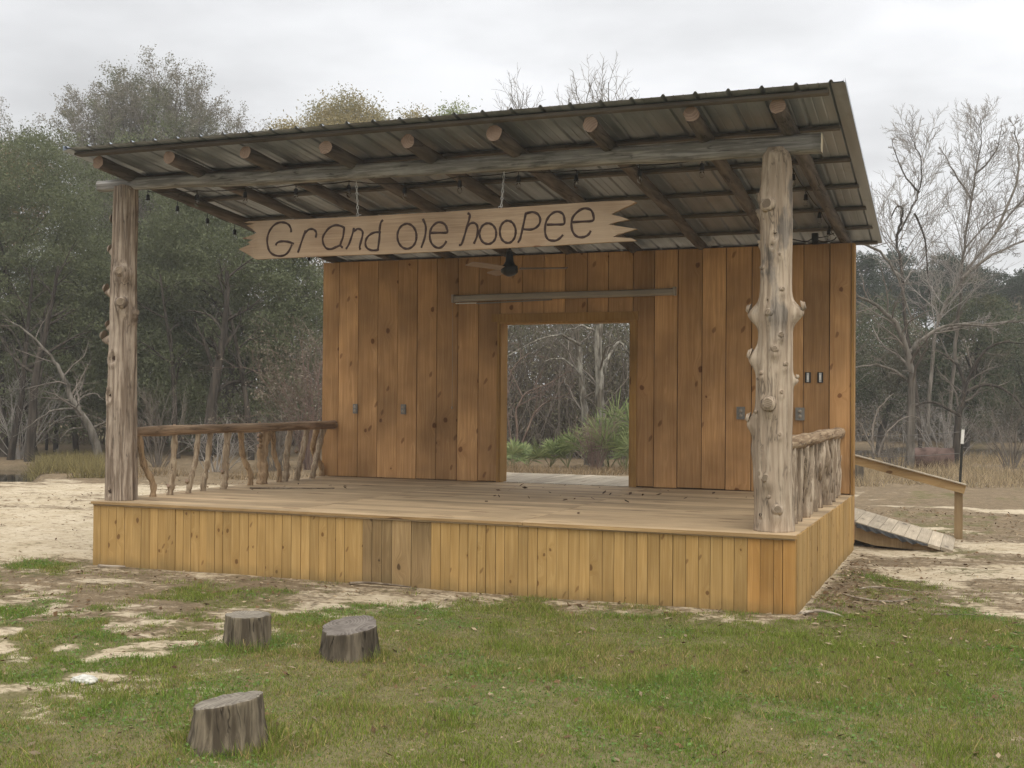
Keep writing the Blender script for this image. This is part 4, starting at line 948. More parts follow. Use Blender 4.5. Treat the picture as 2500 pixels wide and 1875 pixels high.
def litter_density(x, y):
    g, l = masks(x, y); edge = np.exp(-((x-6.3)/.45)**2)*sstep(-.6, .3, y)*sstep(3.6, 2.5, y)*(x > 6.13)
    inside = (x > -.05) & (x < 6.14) & (y > -.05) & (y < 5.8)
    return np.where(inside, 0, np.clip(.16*l+.6*edge+.035*g+.030, 0, 1))
x, y, rg = scatter(300000, -6, 10.5, -6.3, 9, litter_density, 25)
n = len(x); L = .010+.05*rg.random(n)**2.2; Vl = cards(x, y, ground_z(x, y)+rg.uniform(.004, .022, n), L, L*rg.uniform(.25, .6, n), rg, 1.0, True)
col = np.where((rg.random(n) < .35)[:, None], np.array([.36, .28, .18])[None], np.array([.15, .09, .045])[None])*rg.uniform(.5, 1.3, n)[:, None]
# dead leaves on the deck
k = 34; px_ = np.concatenate([rg.normal(3.5, .55, k), rg.normal(.8, .35, 12), rg.normal(5.0, .4, 8)]); py_ = np.concatenate([rg.normal(2.3, .75, k), rg.normal(2.2, .5, 12), rg.normal(3.0, .5, 8)])
ok = (px_ > .3) & (px_ < 5.8) & (py_ > .2) & (py_ < 3.85); px_, py_ = px_[ok], py_[ok]; L2 = rg.uniform(.025, .075, len(px_))
Vd = cards(px_, py_, np.full(len(px_), .008)+L2*.12, L2, L2*rg.uniform(.2, .7, len(px_)), rg, 1.2, True); cd2 = np.array([.085, .05, .03])[None]*rg.uniform(.5, 1.4, len(px_))[:, None]
lm = m_tone('dead_leaves', .85, .15)
tag(link_mesh('fallen_leaves', np_mesh('fallen_leaves', Vl, 4, np.repeat(col, 4, 0)), lm), 'scattered brown fallen leaves on the ground', 'leaves', None, 'stuff')
tag(link_mesh('fallen_leaves', np_mesh('fallen_leaves', Vd, 4, np.repeat(cd2, 4, 0)), lm), 'curled dark dead leaves scattered on the stage deck', 'leaves', None, 'stuff')

# tall dry grass behind the ramp and by the pond
def tall_grass(label, spots, n, hmin, hmax, tone, seed):
    rg = np.random.default_rng(seed); xs = []; ys = []
    for (c0, c1, d0, d1) in spots:
        c = rg.uniform(c0, c1, n); d = rg.uniform(d0, d1, n); p = CAM[None]+d[:, None]*(Fv[None]+Rv[None]*((c*K-1250)/FPX)[:, None]); xs.append(p[:, 0]); ys.append(p[:, 1])
    x = np.concatenate(xs); y = np.concatenate(ys); keep = rg.random(len(x)) < sstep(.38, .6, fbm(x*.8, y*.8, 3)); x, y = x[keep], y[keep]; n = len(x); z = ground_z(x, y)
    h = rg.uniform(hmin, hmax, n)*(.6+.8*fbm(x*.6, y*.6, 2)); a = rg.uniform(0, 6.283, n); w = rg.uniform(.004, .009, n); l = rg.normal(0, .75, n); lb = rg.uniform(0, 6.28, n)
    V = np.stack([np.stack([x-w*np.cos(a), y-w*np.sin(a), z], -1), np.stack([x+w*np.cos(a), y+w*np.sin(a), z], -1), np.stack([x+h*l*np.cos(lb), y+h*l*np.sin(lb), z+h], -1)], 1).reshape(-1, 3)
    c = np.array(tone)[None]*rg.uniform(.5, 1.4, n)[:, None]
    tag(link_mesh('dry_grass', np_mesh('dry_grass', V, 3, np.repeat(c, 3, 0)), m_tone('dry_grass_stems', .8)), label, 'grass', None, 'stuff')
tall_grass('tall dry brown grass between the ramp and the river', [(1825, 2500, 21, 31)], 20000, .05, .30, (.36, .28, .17), 41)
tall_grass('yellow-green grass on the bank of the left pond', [(60, 230, 21.5, 26)], 8000, .08, .36, (.24, .20, .085), 42)
tall_grass('brown undergrowth in front of the palmettos', [(1050, 1420, 23.0, 26.0), (300, 720, 21.5, 25)], 5000, .04, .22, (.26, .19, .11), 43)

# ------------------------------------------------------------------ trees
HAZE = 0.0019; DENOISE = True
class Br:
    """numpy tube collector for trunks, limbs and twigs"""
    def __init__(s): s.V = []; s.F = []; s.n = 0
    def add(s, P, r, sides=None):
        P = np.asarray(P, float); r = np.asarray(r, float); n = len(P)
        if sides is None: sides = 9 if r[0] > .06 else (6 if r[0] > .02 else (4 if r[0] > .008 else 3))
        D = np.gradient(P, axis=0); D /= np.linalg.norm(D, axis=1)[:, None]+1e-9
        ref = np.array([.13, .21, .97]) if abs(D[0, 2]) < .8 else np.array([.95, .2, .1])
        A = np.cross(D, ref); A /= np.linalg.norm(A, axis=1)[:, None]+1e-9; B = np.cross(D, A)
        t = np.arange(sides)*2*math.pi/sides
        V = P[:, None]+r[:, None, None]*(np.cos(t)[None, :, None]*A[:, None]+np.sin(t)[None, :, None]*B[:, None])
        i = np.arange(n-1)[:, None]*sides; k = np.arange(sides)[None]; k2 = (k+1) % sides
        s.V.append(V.reshape(-1, 3)); s.F.append((np.stack([i+k, i+k2, i+sides+k2, i+sides+k], -1).reshape(-1, 4)+s.n)); s.n += n*sides
    def mesh(s, name):
        V = np.concatenate(s.V).astype(np.float32); F = np.concatenate(s.F).astype(np.int32)
        me = bpy.data.meshes.new(name); me.vertices.add(len(V)); me.vertices.foreach_set('co', V.ravel())
        me.loops.add(F.size); me.loops.foreach_set('vertex_index', F.ravel()); me.polygons.add(len(F)); me.polygons.foreach_set('loop_start', np.arange(0, F.size, 4, dtype=np.int32))
        me.polygons.foreach_set('use_smooth', np.ones(len(F), bool)); me.update(calc_edges=True); return me
def nrm(v): return v/(np.linalg.norm(v)+1e-9)
def grow(rg, p, d, L, r, lev, P, out, tips):
    """P: per level dicts n (children), ang, ratio, up, wob"""
    q = P[lev]; n = max(3, min(9, int(L/.28))); pts = [np.array(p, float)]; dirs = [nrm(np.array(d, float))]; dd = dirs[0]
    for i in range(n):
        dd = nrm(dd+rg.normal(0, q['wob'], 3)+np.array([0, 0, q['up']])); pts.append(pts[-1]+dd*(L/n)); dirs.append(dd)
    end = .25 if lev < len(P)-1 else .45
    rad = r*(1-(1-end)*np.linspace(0, 1, n+1)); out.append((lev, np.array(pts), rad))
    if lev == len(P)-1: tips.append(pts[-1]); tips.append(pts[len(pts)//2]); return
    spawn(rg, np.array(pts), np.array(dirs), rad, L, lev, P, out, tips)
def spawn(rg, pts, dirs, rad, L, lev, P, out, tips):
    q = P[lev]; m = q['n'] if isinstance(q['n'], int) else max(2, int(q['n']*L)); az = rg.uniform(0, 6.28); n = len(pts)-1
    for c in range(m):
        t = q.get('t0', .25)+(1-q.get('t0', .25))*(c+rg.uniform(.2, .9))/m; t = min(t, .99); f = t*n; i = min(int(f), n-1); b = pts[i]+(pts[i+1]-pts[i])*(f-i); dd = dirs[i+1]
        az += 2.4+rg.normal(0, .5); a = q['ang']*rg.uniform(.65, 1.3); s = nrm(np.cross(dd, [.3, .5, .8])); u = np.cross(dd, s)
        nd = nrm(dd*math.cos(a)+(s*math.cos(az)+u*math.sin(az))*math.sin(a))
        grow(rg, b, nd, L*q['ratio']*(1-q.get('fall', .5)*t)*rg.uniform(.6, 1.25), max(rad[i]*q.get('rr', .55), q.get('rmin', .0032)), lev+1, P, out, tips)
M['barkgrey'] = bark('grey_bark', (.20, .18, .155), (.085, .075, .06), 'z', .6)
M['barkdark'] = bark('dark_bark', (.085, .07, .055), (.03, .025, .02), 'z', .6)
M['barkpale'] = bark('pale_lichen_bark', (.36, .34, .29), (.13, .12, .10), 'z', .9, patch=((.13, .11, .085), .46))
M['barkbrown'] = bark('brown_twigs', (.21, .155, .12), (.10, .07, .055), 'z', .6)
M['twiggrey'] = plain('grey_twigs', (.30, .275, .25), .9, var=.3, scale=2)
M['twigbuff'] = plain('pale_buff_twigs', (.165, .14, .115), .9, var=.3, scale=2)
M['twigred'] = plain('reddish_twigs', (.20, .135, .11), .9, var=.3, scale=2)
L_OAK = leafmat('live_oak_leaves', (.08, .098, .048), (.18, .20, .105), (.125, .14, .068))
L_BUD = leafmat('grey_spring_buds', (.15, .14, .105), (.26, .235, .18), (.13, .15, .07))
L_YEL = leafmat('yellow_green_spring_leaves', (.25, .205, .08), (.36, .29, .13), (.19, .185, .075))
L_GRN = leafmat('pale_green_leaves', (.16, .20, .06), (.26, .28, .10))
L_BRN = leafmat('rusty_brown_leaves', (.20, .12, .06), (.30, .20, .10))
L_CED = leafmat('cedar_foliage', (.05, .07, .035), (.115, .13, .065), (.12, .105, .065))
L_PIN = leafmat('pine_needles', (.02, .036, .022), (.05, .075, .042))
L_THK = leafmat('brown_grey_brush', (.14, .115, .085), (.26, .22, .165), (.11, .115, .07))
L_OLV = leafmat('olive_brush', (.12, .112, .07), (.24, .215, .145), (.10, .105, .055))

def tree(name, label, cat, base, out, trunk_levels, tmat, cmat, leaves=None, lmat=None, group=None):
    root = empty(name, (base[0], base[1], GZ)); tag(root, label, cat, group)
    a, b = Br(), Br()
    for lev, P, r in out: (a if lev <= trunk_levels else b).add(P, r)
    link_mesh('trunk', a.mesh('trunk'), tmat, root)
    if b.n: cr = link_mesh('crown', b.mesh('crown'), cmat, root)
    if leaves is not None: link_mesh('foliage' if b.n else 'crown', np_mesh('foliage', leaves, 4), lmat, root)
    return root
def lobes(rg, c, rad, n, nl, size, squash=.45, clump=.30, shell=.55, lo=-1.0, gap=.42, aspect=.42, gs=1.0, dome=0):
    """leaf positions: clusters spread through an uneven ellipsoid crown"""
    m = max(40, n//nl); u = rg.normal(0, 1, (m*3, 3)); u /= np.linalg.norm(u, axis=1)[:, None]; rr = (shell**3+(1-shell**3)*rg.random(m*3))**(1/3)
    q = u*rr[:, None]; bump = .78+.44*fbm(np.arctan2(u[:, 1], u[:, 0])*1.6+c[0], u[:, 2]*2.4+c[1], 3); q *= bump[:, None]
    keep = (q[:, 2] > lo) & (fbm(q[:, 0]*3.1*gs+c[1], q[:, 2]*3.1*gs+q[:, 1]*2+c[0], 3) > gap); q = q[keep][:m]
    cl = np.array(c)[None]+q*np.array(rad)[None]
    if dome:      # flattened leaf clumps, leafy on their upper side, with darker hollows between
        m = n//dome; cl = cl[:m]; u = rg.normal(0, 1, (len(cl), dome, 3)); u /= np.linalg.norm(u, axis=2)[..., None]; u[..., 2] = np.abs(u[..., 2])*np.where(rg.random(u.shape[:2]) < .82, 1, -.5)
        rb = clump*rg.uniform(.7, 1.5, len(cl)); p = cl[:, None]+u*(rb[:, None]*(.55+.5*rg.random((len(cl), dome))**.5))[..., None]*np.array([1, 1, squash])
        p = p.reshape(-1, 3)+rg.normal(0, .06, (len(cl)*dome, 3)); p[:, 2] = np.maximum(p[:, 2], GZ+.1); L = rg.uniform(size[0], size[1], len(p)); return cards(p[:, 0], p[:, 1], p[:, 2], L, L*aspect, rg)
    k = np.repeat(cl, nl, 0); sg = clump*rg.uniform(.6, 1.3, len(cl)); sg = np.repeat(sg, nl)
    p = k+rg.normal(0, 1, k.shape)*sg[:, None]*np.array([1, 1, squash])[None]
    p[:, 2] = np.maximum(p[:, 2], GZ+.1); L = rg.uniform(size[0], size[1], len(p)); return cards(p[:, 0], p[:, 1], p[:, 2], L, L*aspect, rg)
def crown_tree(name, label, cat, dx, depth, x0, x1, ytop, ybot, tmat, lmat, nleaf, size, seed, group=None, nl=26, clump=.32, shell=.5, gap=.42, squash=.5, cmat=None, limbs=7, tw=.16, thick=.8, aspect=.42, dome=0):
    rg = np.random.default_rng(seed); bx, by = spot(dx, depth); zt, zb = height(ytop, depth), height(ybot, depth)
    a = np.array(spot(x0, depth)); b = np.array(spot(x1, depth)); c2 = (a+b)/2; rw = np.linalg.norm(b-a)/2; c = (c2[0], c2[1], (zt+zb)/2); rad = (rw, rw*thick, (zt-zb)/2)
    out = []; tips = []; PP = [dict(n=limbs, ang=.75, ratio=.62, up=.06, wob=.10, t0=.3), dict(n=5, ang=.7, ratio=.5, up=.03, wob=.16), dict(n=4, ang=.7, ratio=.5, up=.02, wob=.2), dict(n=0, ang=.6, ratio=.5, up=.0, wob=.2)]
    grow(rg, (bx, by, GZ-.1), (((c[0]-bx)/4), (c[1]-by)/4, 1), (zt-GZ)*.72, tw, 0, PP, out, tips)
    lv = lobes(rg, c, rad, nleaf, nl, size, squash=squash, clump=clump, shell=shell, gap=gap, aspect=aspect, dome=dome)
    return tree(name, label, cat, (bx, by), out, 1, tmat, cmat or tmat, lv, lmat, group)

# left: big evergreen oaks
crown_tree('live_oak', 'broad dark evergreen oak at the far left, left of the left log post', 'tree', 70, 29.5, -190, 300, 300, 965, M['barkdark'], L_OAK, 140000, (.055, .095), 101, 'evergreen oaks left of the stage', tw=.20, gap=.34, shell=.35, dome=170, clump=.42, squash=.62)
crown_tree('live_oak', 'broad dark evergreen oak between the left log post and the back wall', 'tree', 470, 30.5, 265, 735, 345, 985, M['barkdark'], L_OAK, 140000, (.055, .095), 102, 'evergreen oaks left of the stage', tw=.20, gap=.34, shell=.35, dome=170, clump=.42, squash=.62)
crown_tree('live_oak', 'evergreen oak standing behind the left log post, between two larger oaks', 'tree', 270, 33.5, 60, 520, 330, 960, M['barkdark'], L_OAK, 90000, (.07, .11), 103, 'evergreen oaks left of the stage', tw=.18, gap=.32, shell=.3, dome=170, clump=.45, squash=.62)
crown_tree('brown_leaf_tree', 'rusty brown leafed tree at the far left edge, under the pale grey tree', 'tree', 20, 36, -60, 110, 325, 560, M['barkgrey'], L_BRN, 9000, (.08, .14), 104, tw=.10)

def fan_tree(name, label, dx, depth, x0, x1, ytop, ybot, seed, nl=16, buds=0, bsize=(.05, .09), bmat=None, r=.2, fork=.30, sub=None, group=None, cmat=None, thick=.7):
    """limbs fan from one fork out to a rounded crown of fine twigs"""
    rg = np.random.default_rng(seed); bx, by = spot(dx, depth); zt, zb = height(ytop, depth), height(ybot, depth); a = np.array(spot(x0, depth)); b = np.array(spot(x1, depth)); c2 = (a+b)/2; rw = np.linalg.norm(b-a)/2
    zf = GZ+(zt-GZ)*fork; out = [(0, np.array([[bx, by, GZ-.1], [bx+.05, by, GZ+(zf-GZ)*.5], [bx, by, zf]]), np.array([r, r*.9, r*.8]))]; tips = []
    sub = sub or [dict(n=14, ang=.65, ratio=.27, up=.0, wob=.1, t0=.25, rr=.4, rmin=.010), dict(n=8, ang=.6, ratio=.5, rmin=.007, up=.05, wob=.13, t0=.1), dict(n=5, ang=.55, ratio=.5, up=.06, wob=.16, t0=.1), dict(n=0, ang=.5, ratio=.5, up=.05, wob=.16)]
    ex = (b-a)/np.linalg.norm(b-a); ey = np.array([-ex[1], ex[0]])
    for i in range(nl):
        t = (i+.5)/nl; q = 2*math.pi*i*.618; rr = math.sqrt(t); lx = rr*math.cos(q); ly = rr*math.sin(q); lz = math.sqrt(max(0, 1-rr*rr*.96))*rg.uniform(.86, .98); k = .86*rg.uniform(.9, 1.0)
        tgt = np.array([*(c2+ex*lx*rw*k+ey*ly*rw*thick*k), zb+(zt-zb)*lz*.93]); p0 = np.array([bx, by, zf-.25*rg.random()*(zf-GZ)*.4]); m1 = p0+(tgt-p0)*.35+np.array([0, 0, .16*np.linalg.norm(tgt[:2]-p0[:2])]); m2 = p0+(tgt-p0)*.7+np.array([0, 0, .12*np.linalg.norm(tgt[:2]-p0[:2])])
        P = np.array([list(v) for v in catmull([tuple(p0), tuple(m1), tuple(m2), tuple(tgt)], 5)]); P[1:] += rg.normal(0, .05, P[1:].shape); rad = np.linspace(r*.42, .012, len(P)); out.append((0, P, rad)); D = np.gradient(P, axis=0); D /= np.linalg.norm(D, axis=1)[:, None]
        spawn(rg, P, np.vstack([D[:1], D]), rad, np.linalg.norm(np.diff(P, axis=0), axis=1).sum(), 0, sub, out, tips)
    lv = None
    if buds: tp = np.array(tips)[rg.integers(0, len(tips), buds)]+rg.normal(0, .08, (buds, 3)); L = rg.uniform(bsize[0], bsize[1], buds); lv = cards(tp[:, 0], tp[:, 1], tp[:, 2], L, L*.5, rg)
    return tree(name, label, 'tree', (bx, by), out, 0, M['barkgrey'], cmat or M['twiggrey'], lv, bmat, group)
fan_tree('budding_tree', 'tall grey tree with a rounded fan of budding twigs above the roof left', 300, 43, 55, 565, 150, 470, 201, nl=56, buds=130000, bsize=(.05, .10), bmat=L_BUD, r=.22)
fan_tree('budding_tree', 'pale grey budding tree cut by the left edge of the photo', -40, 41, -230, 110, 225, 470, 202, nl=18, buds=24000, bmat=L_BUD, r=.16)
fan_tree('budding_tree', 'shorter grey budding tree beside the tall fan-shaped one, nearer the stage', 500, 46, 420, 610, 262, 470, 203, nl=12, buds=14000, bmat=L_BUD, r=.12)
# behind the roof
for (dx, dep, yt, x0, x1, yb, mt, nm, seed, lab, nl_) in (
    (735, 50, 208, 625, 850, 480, L_YEL, 'yellow_tree', 301, 'yellowish spring tree over the middle left of the roof edge, the widest there', 60000),
    (600, 48, 262, 560, 660, 480, L_YEL, 'yellow_tree', 302, 'low yellowish tree just left of the widest yellow one above the roof', 20000),
    (890, 51, 236, 835, 945, 480, L_YEL, 'yellow_tree', 303, 'small yellowish tree between the wide yellow tree and the pale green one', 22000),
    (970, 49, 226, 928, 1020, 480, L_GRN, 'green_tree', 304, 'pale green rounded treetop above the roof, right of the yellowish trees', 24000)):
    crown_tree(nm, lab, 'tree', dx, dep, x0, x1, yt, yb, M['barkgrey'], mt, nl_, (.08, .14), seed, 'spring trees behind the roof' if mt is L_YEL else None, nl=22, clump=.30, shell=.3, gap=.33, squash=.7, tw=.10)
BSUB = [dict(n=10, ang=.65, ratio=.3, up=.0, wob=.12, t0=.3, rr=.4, rmin=.010), dict(n=6, rmin=.008, ang=.6, ratio=.5, up=.03, wob=.18, t0=.1), dict(n=0, ang=.5, ratio=.5, up=.02, wob=.2)]
fan_tree('bare_tree', 'small bare treetop above the middle of the roof, the left of two', 1118, 42, 1070, 1160, 165, 330, 311, nl=9, r=.08, sub=BSUB, group='bare trees behind the roof', fork=.5)
fan_tree('bare_tree', 'larger bare treetop with curling twigs above the middle of the roof', 1285, 42, 1165, 1405, 145, 330, 312, nl=20, r=.11, sub=BSUB, group='bare trees behind the roof', fork=.5)

def P3(c, r, dep):
    p = CAM+dep*(Fv+Rv*((c*K-1250)/FPX)-Uv*((r*K-937.5)/FPX)); return p
def limb_tree(name, label, limbs, depth, seed, tmat, cmat, sub, cat='tree', group=None, buds=None, wig=.0):
    """a tree from its real limbs, each then given random smaller branches"""
    rg = np.random.default_rng(seed); out = []; tips = []
    for li, (pts, r0, r1, spread) in enumerate(limbs):
        P = np.array([P3(a, b, depth+spread*i/len(pts)) for i, (a, b) in enumerate(pts)]); 
        if li == 0: P[0, 2] = GZ-.1
        P = np.array([list(v) for v in catmull([tuple(p) for p in P], 4)]); P += rg.normal(0, .012, P.shape)
        rad = np.linspace(r0, r1, len(P)); out.append((0, P, rad)); D = np.gradient(P, axis=0); D /= np.linalg.norm(D, axis=1)[:, None]
        L = np.linalg.norm(np.diff(P, axis=0), axis=1).sum(); sp = [dict(sub[0])]+sub[1:]; spawn(rg, P, np.vstack([D[:1], D]), rad, L, 0, sp, out, tips)
    base = P3(*limbs[0][0][0], depth); lv = None
    if buds: 
        tp = np.array(tips)[rg.integers(0, len(tips), buds[0])]+rg.normal(0, .07, (buds[0], 3)); Lb = rg.uniform(*buds[2], buds[0]); lv = cards(tp[:, 0], tp[:, 1], tp[:, 2], Lb, Lb*.5, rg)
    return tree(name, label, cat, (base[0], base[1]), out, 0, tmat, cmat, lv, buds[1] if buds else None, group)
SUB = [dict(n=4.0, ang=.75, ratio=.34, fall=.8, up=.0, wob=.1, t0=.25, rr=.34, rmin=.008), dict(n=8, ang=.6, ratio=.55, up=.09, wob=.13, t0=.12, rr=.45, rmin=.006), dict(n=7, ang=.6, ratio=.55, up=.07, wob=.16, t0=.1, rmin=.005), dict(n=0, ang=.5, ratio=.5, up=.05, wob=.16)]
# right: tall bare trees against the sky
limb_tree('bare_tree', 'bare tree with a dark crooked trunk just right of the roof corner', [([(1992, 935), (1975, 810), (1955, 700), (1950, 600), (1943, 550), (1936, 520), (1960, 470), (1985, 415), (1990, 350), (1977, 315), (1970, 290)], .055, .008, 1.0), ([(1936, 520), (1942, 490), (1950, 455), (1938, 445), (1925, 470)], .04, .015, -.5), ([(1975, 460), (2000, 520), (2003, 590), (2012, 660)], .03, .012, .8), ([(1985, 415), (1950, 370), (1925, 300)], .03, .006, .5)], 30, 401, M['barkdark'], M['twiggrey'], SUB, group='tall bare trees right of the stage')
limb_tree('bare_tree', 'bare tree with a leaning trunk reaching the right edge of the sky', [([(2000, 940), (2012, 800), (2028, 690), (2075, 605), (2150, 505), (2212, 432), (2270, 360)], .055, .016, 1.5), ([(2030, 715), (2085, 700), (2140, 700), (2212, 690)], .05, .02, -1), ([(2075, 605), (2130, 560), (2190, 530), (2260, 500)], .05, .015, .5), ([(2150, 505), (2195, 400), (2200, 320), (2190, 270)], .04, .008, 1)], 29, 402, M['barkgrey'], M['twiggrey'], SUB, group='tall bare trees right of the stage')
limb_tree('bare_tree', 'tallest straight bare tree in the right part of the sky', [([(2045, 940), (2060, 780), (2072, 650), (2082, 540), (2098, 430), (2107, 375), (2118, 310), (2118, 255)], .055, .007, -1), ([(2098, 430), (2060, 370), (2030, 320)], .035, .007, .6), ([(2107, 375), (2150, 330), (2165, 270)], .03, .006, -.6), ([(2082, 540), (2150, 470), (2215, 440)], .03, .008, .3)], 31, 403, M['barkgrey'], M['twiggrey'], SUB, group='tall bare trees right of the stage')
SUB2 = [dict(n=3.2, ang=.8, ratio=.4, up=.0, wob=.14, t0=.2, rr=.4), dict(n=5, ang=.65, ratio=.5, up=.0, wob=.2, t0=.15), dict(n=4, ang=.6, ratio=.5, up=.0, wob=.22, t0=.1), dict(n=0, ang=.5, ratio=.5, up=0, wob=.2)]
limb_tree('bare_oak', 'low bare oak with long horizontal grey limbs by the corner of the back wall', [([(1965, 950), (1970, 850), (1962, 770), (1935, 700), (1895, 660), (1850, 640)], .10, .02, -.5), ([(1970, 830), (1930, 800), (1880, 790), (1830, 800)], .04, .012, -.5), ([(1962, 760), (2010, 720), (2070, 700), (2140, 705), (2190, 690)], .05, .012, .5), ([(1840, 520), (1900, 545), (1940, 600), (1970, 700)], .03, .02, .2)], 26, 411, M['barkgrey'], M['twigbuff'], SUB2)
limb_tree('bare_oak', 'low bare oak with arching dark limbs left of the steel fence post', [([(2065, 965), (2070, 900), (2085, 850), (2070, 790), (2030, 760)], .09, .015, .5), ([(2085, 850), (2130, 830), (2180, 850), (2230, 900)], .05, .01, .4), ([(2080, 860), (2110, 780), (2160, 740), (2220, 745)], .045, .01, -.4), ([(2075, 900), (2020, 870), (1970, 880), (1930, 920)], .04, .008, .4)], 27, 412, M['barkdark'], M['twigbuff'], SUB2)
limb_tree('bare_shrub', 'pale bare shrub beside the right end of the back wall, behind the handrail', [([(1890, 985), (1885, 930), (1900, 880), (1930, 850)], .03, .006, .3), ([(1890, 980), (1860, 920), (1835, 880)], .025, .006, .3), ([(1895, 985), (1920, 930), (1960, 900), (1990, 905)], .025, .006, .3)], 25, 413, M['twigbuff'], M['twigbuff'], SUB2, 'shrub')
# evergreens and pines at the right
crown_tree('cedar', 'brownish green evergreen among the bare trees, above the steel fence post', 'tree', 2085, 36, 1985, 2190, 605, 930, M['barkdark'], L_CED, 26000, (.06, .12), 421, 'evergreens behind the ramp', dome=110, clump=.32, shell=.35, tw=.12)
crown_tree('cedar', 'dim evergreen at the right edge, half hidden by bare twigs', 'tree', 2235, 38, 2130, 2330, 640, 930, M['barkdark'], L_CED, 18000, (.06, .12), 422, 'evergreens behind the ramp', shell=.35, tw=.12)
crown_tree('cedar', 'greenish evergreen close behind the right end of the back wall', 'tree', 1900, 37, 1810, 1985, 640, 900, M['barkdark'], L_CED, 15000, (.06, .12), 423, 'evergreens behind the ramp', shell=.35, tw=.12, gap=.46)
for i, (dx, yt, dep, wd, lab) in enumerate(((1868, 556, 57, 40, 'far pine nearest the roof corner'), (1932, 546, 60, 44, 'far pine second from the roof corner'), (1992, 585, 58, 36, 'far pine low between two taller ones left of the leaning trunk'), (2052, 556, 61, 42, 'far pine just left of the leaning bare trunk'), (2108, 586, 58, 38, 'far pine right of the leaning bare trunk'), (2160, 598, 60, 44, 'far pine second from the right edge'), (2215, 588, 58, 44, 'far pine at the right edge of the photo'))):
    crown_tree('pine', lab, 'tree', dx, dep, dx-wd, dx+wd, yt-14, 690, M['barkdark'], L_PIN, 12000, (.10, .20), 431+i, 'far pines on the skyline', nl=40, dome=90, clump=.42, shell=.2, gap=.43, squash=.55, tw=.13, limbs=9, aspect=.3)
# through the doorway: two pale trunks, thicket, palmettos
SUB3 = [dict(n=1.6, ang=.95, ratio=.32, up=-.02, wob=.16, t0=.15, rr=.3), dict(n=4, ang=.7, ratio=.5, up=.0, wob=.2, t0=.2), dict(n=4, ang=.6, ratio=.5, up=.0, wob=.22, t0=.1), dict(n=0, ang=.5, ratio=.5, up=0, wob=.2)]
limb_tree('lichen_tree', 'slim pale lichened tree seen through the doorway, the left of two trunks', [([(1270, 990), (1265, 920), (1260, 850), (1252, 780), (1246, 705), (1240, 600), (1238, 480)], .085, .045, .3), ([(1250, 745), (1215, 725), (1160, 735), (1095, 770)], .035, .012, -.6), ([(1256, 810), (1225, 780), (1190, 775), (1165, 790)], .03, .008, .5)], 27.2, 501, M['barkpale'], M['twigbuff'], SUB3, group='pale trunks behind the doorway')
limb_tree('lichen_tree', 'thicker pale lichened tree seen through the doorway, the right of two trunks', [([(1295, 990), (1297, 920), (1296, 850), (1292, 780), (1293, 700), (1290, 600), (1292, 470)], .115, .06, -.2), ([(1297, 800), (1318, 765), (1340, 740), (1362, 770), (1390, 790)], .04, .02, .5), ([(1300, 830), (1312, 780), (1316, 735), (1330, 690)], .03, .015, .4), ([(1293, 720), (1260, 705), (1225, 715)], .04, .01, .3)], 26.6, 502, M['barkpale'], M['twigbuff'], SUB3, group='pale trunks behind the doorway')
limb_tree('bare_shrub', 'bare twiggy shrub at the left side of the doorway view', [([(1120, 985), (1115, 900), (1135, 850), (1185, 830), (1230, 800)], .035, .008, .4), ([(1122, 980), (1150, 900), (1180, 870), (1240, 845)], .03, .006, .4), ([(1110, 985), (1095, 880), (1105, 800), (1150, 760)], .03, .006, .2)], 28.2, 503, M['barkbrown'], M['twigred'], SUB2, 'shrub')
def shrub(label, dx, dep, h, w, mat, seed, n=16, leaves=0, lmat=None):
    rg = np.random.default_rng(seed); bx, by = spot(dx, dep); out = []; tips = []
    PP = [dict(n=5, ang=.5, ratio=.55, up=.02, wob=.13, t0=.2), dict(n=4, ang=.55, ratio=.55, up=.0, wob=.18, t0=.15), dict(n=0, ang=.5, ratio=.5, up=0, wob=.2)]
    for i in range(n):
        a = rg.uniform(0, 6.28); s = rg.uniform(.1, w); grow(rg, (bx+.25*w*math.cos(a)*rg.random(), by+.25*w*math.sin(a)*rg.random(), GZ-.03), (s*math.cos(a), s*math.sin(a), 1), h*rg.uniform(.6, 1.0), .012, 0, PP, out, tips)
    root = empty('shrub', (bx, by, GZ)); tag(root, label, 'shrub'); b = Br()
    for _, P, r in out: b.add(P, r)
    link_mesh('stems', b.mesh('stems'), mat, root)
    if leaves:
        tp = np.array(tips)[rg.integers(0, len(tips), leaves)]+rg.normal(0, .06, (leaves, 3)); tp[:, 2] = np.maximum(tp[:, 2], GZ+.03); L = rg.uniform(.04, .08, leaves); link_mesh('leaves', np_mesh('leaves', cards(tp[:, 0], tp[:, 1], tp[:, 2], L, L*.45, rg), 4), lmat, root)
shrub('brown twiggy shrub between the palmettos behind the doorway', 1285, 25.2, 1.2, .45, M['twigred'], 511, 24)
shrub('reddish brown bare shrub just left of the back wall', 668, 24.5, 3.0, .35, M['twigred'], 512, 30, 2500, L_THK)
shrub('pale bare brush under the evergreen oak, above the left railing', 600, 24.0, 1.5, .9, M['twigbuff'], 513, 22)
shrub('bare grey shrub just right of the left log post', 345, 25.0, 2.1, .7, M['twigbuff'], 514, 20)
shrub('tangled bare shrub below the middle of the left railing', 470, 23.5, 1.2, .9, M['twiggrey'], 515, 20)
shrub('bare brown shrub at the far left edge under the oak', 40, 27.5, 2.6, .8, M['twiggrey'], 516, 22)
shrub('bare grey shrub by the river at the right edge', 2190, 27.0, 2.0, .9, M['twigbuff'], 517, 22)
shrub('bare twiggy shrub behind the rusty drum', 2040, 28.6, 1.9, .8, M['twiggrey'], 518, 22)
shrub('small bare shrub in front of the rusty drum, left end', 1935, 25.0, 1.0, .6, M['twigbuff'], 519, 14)
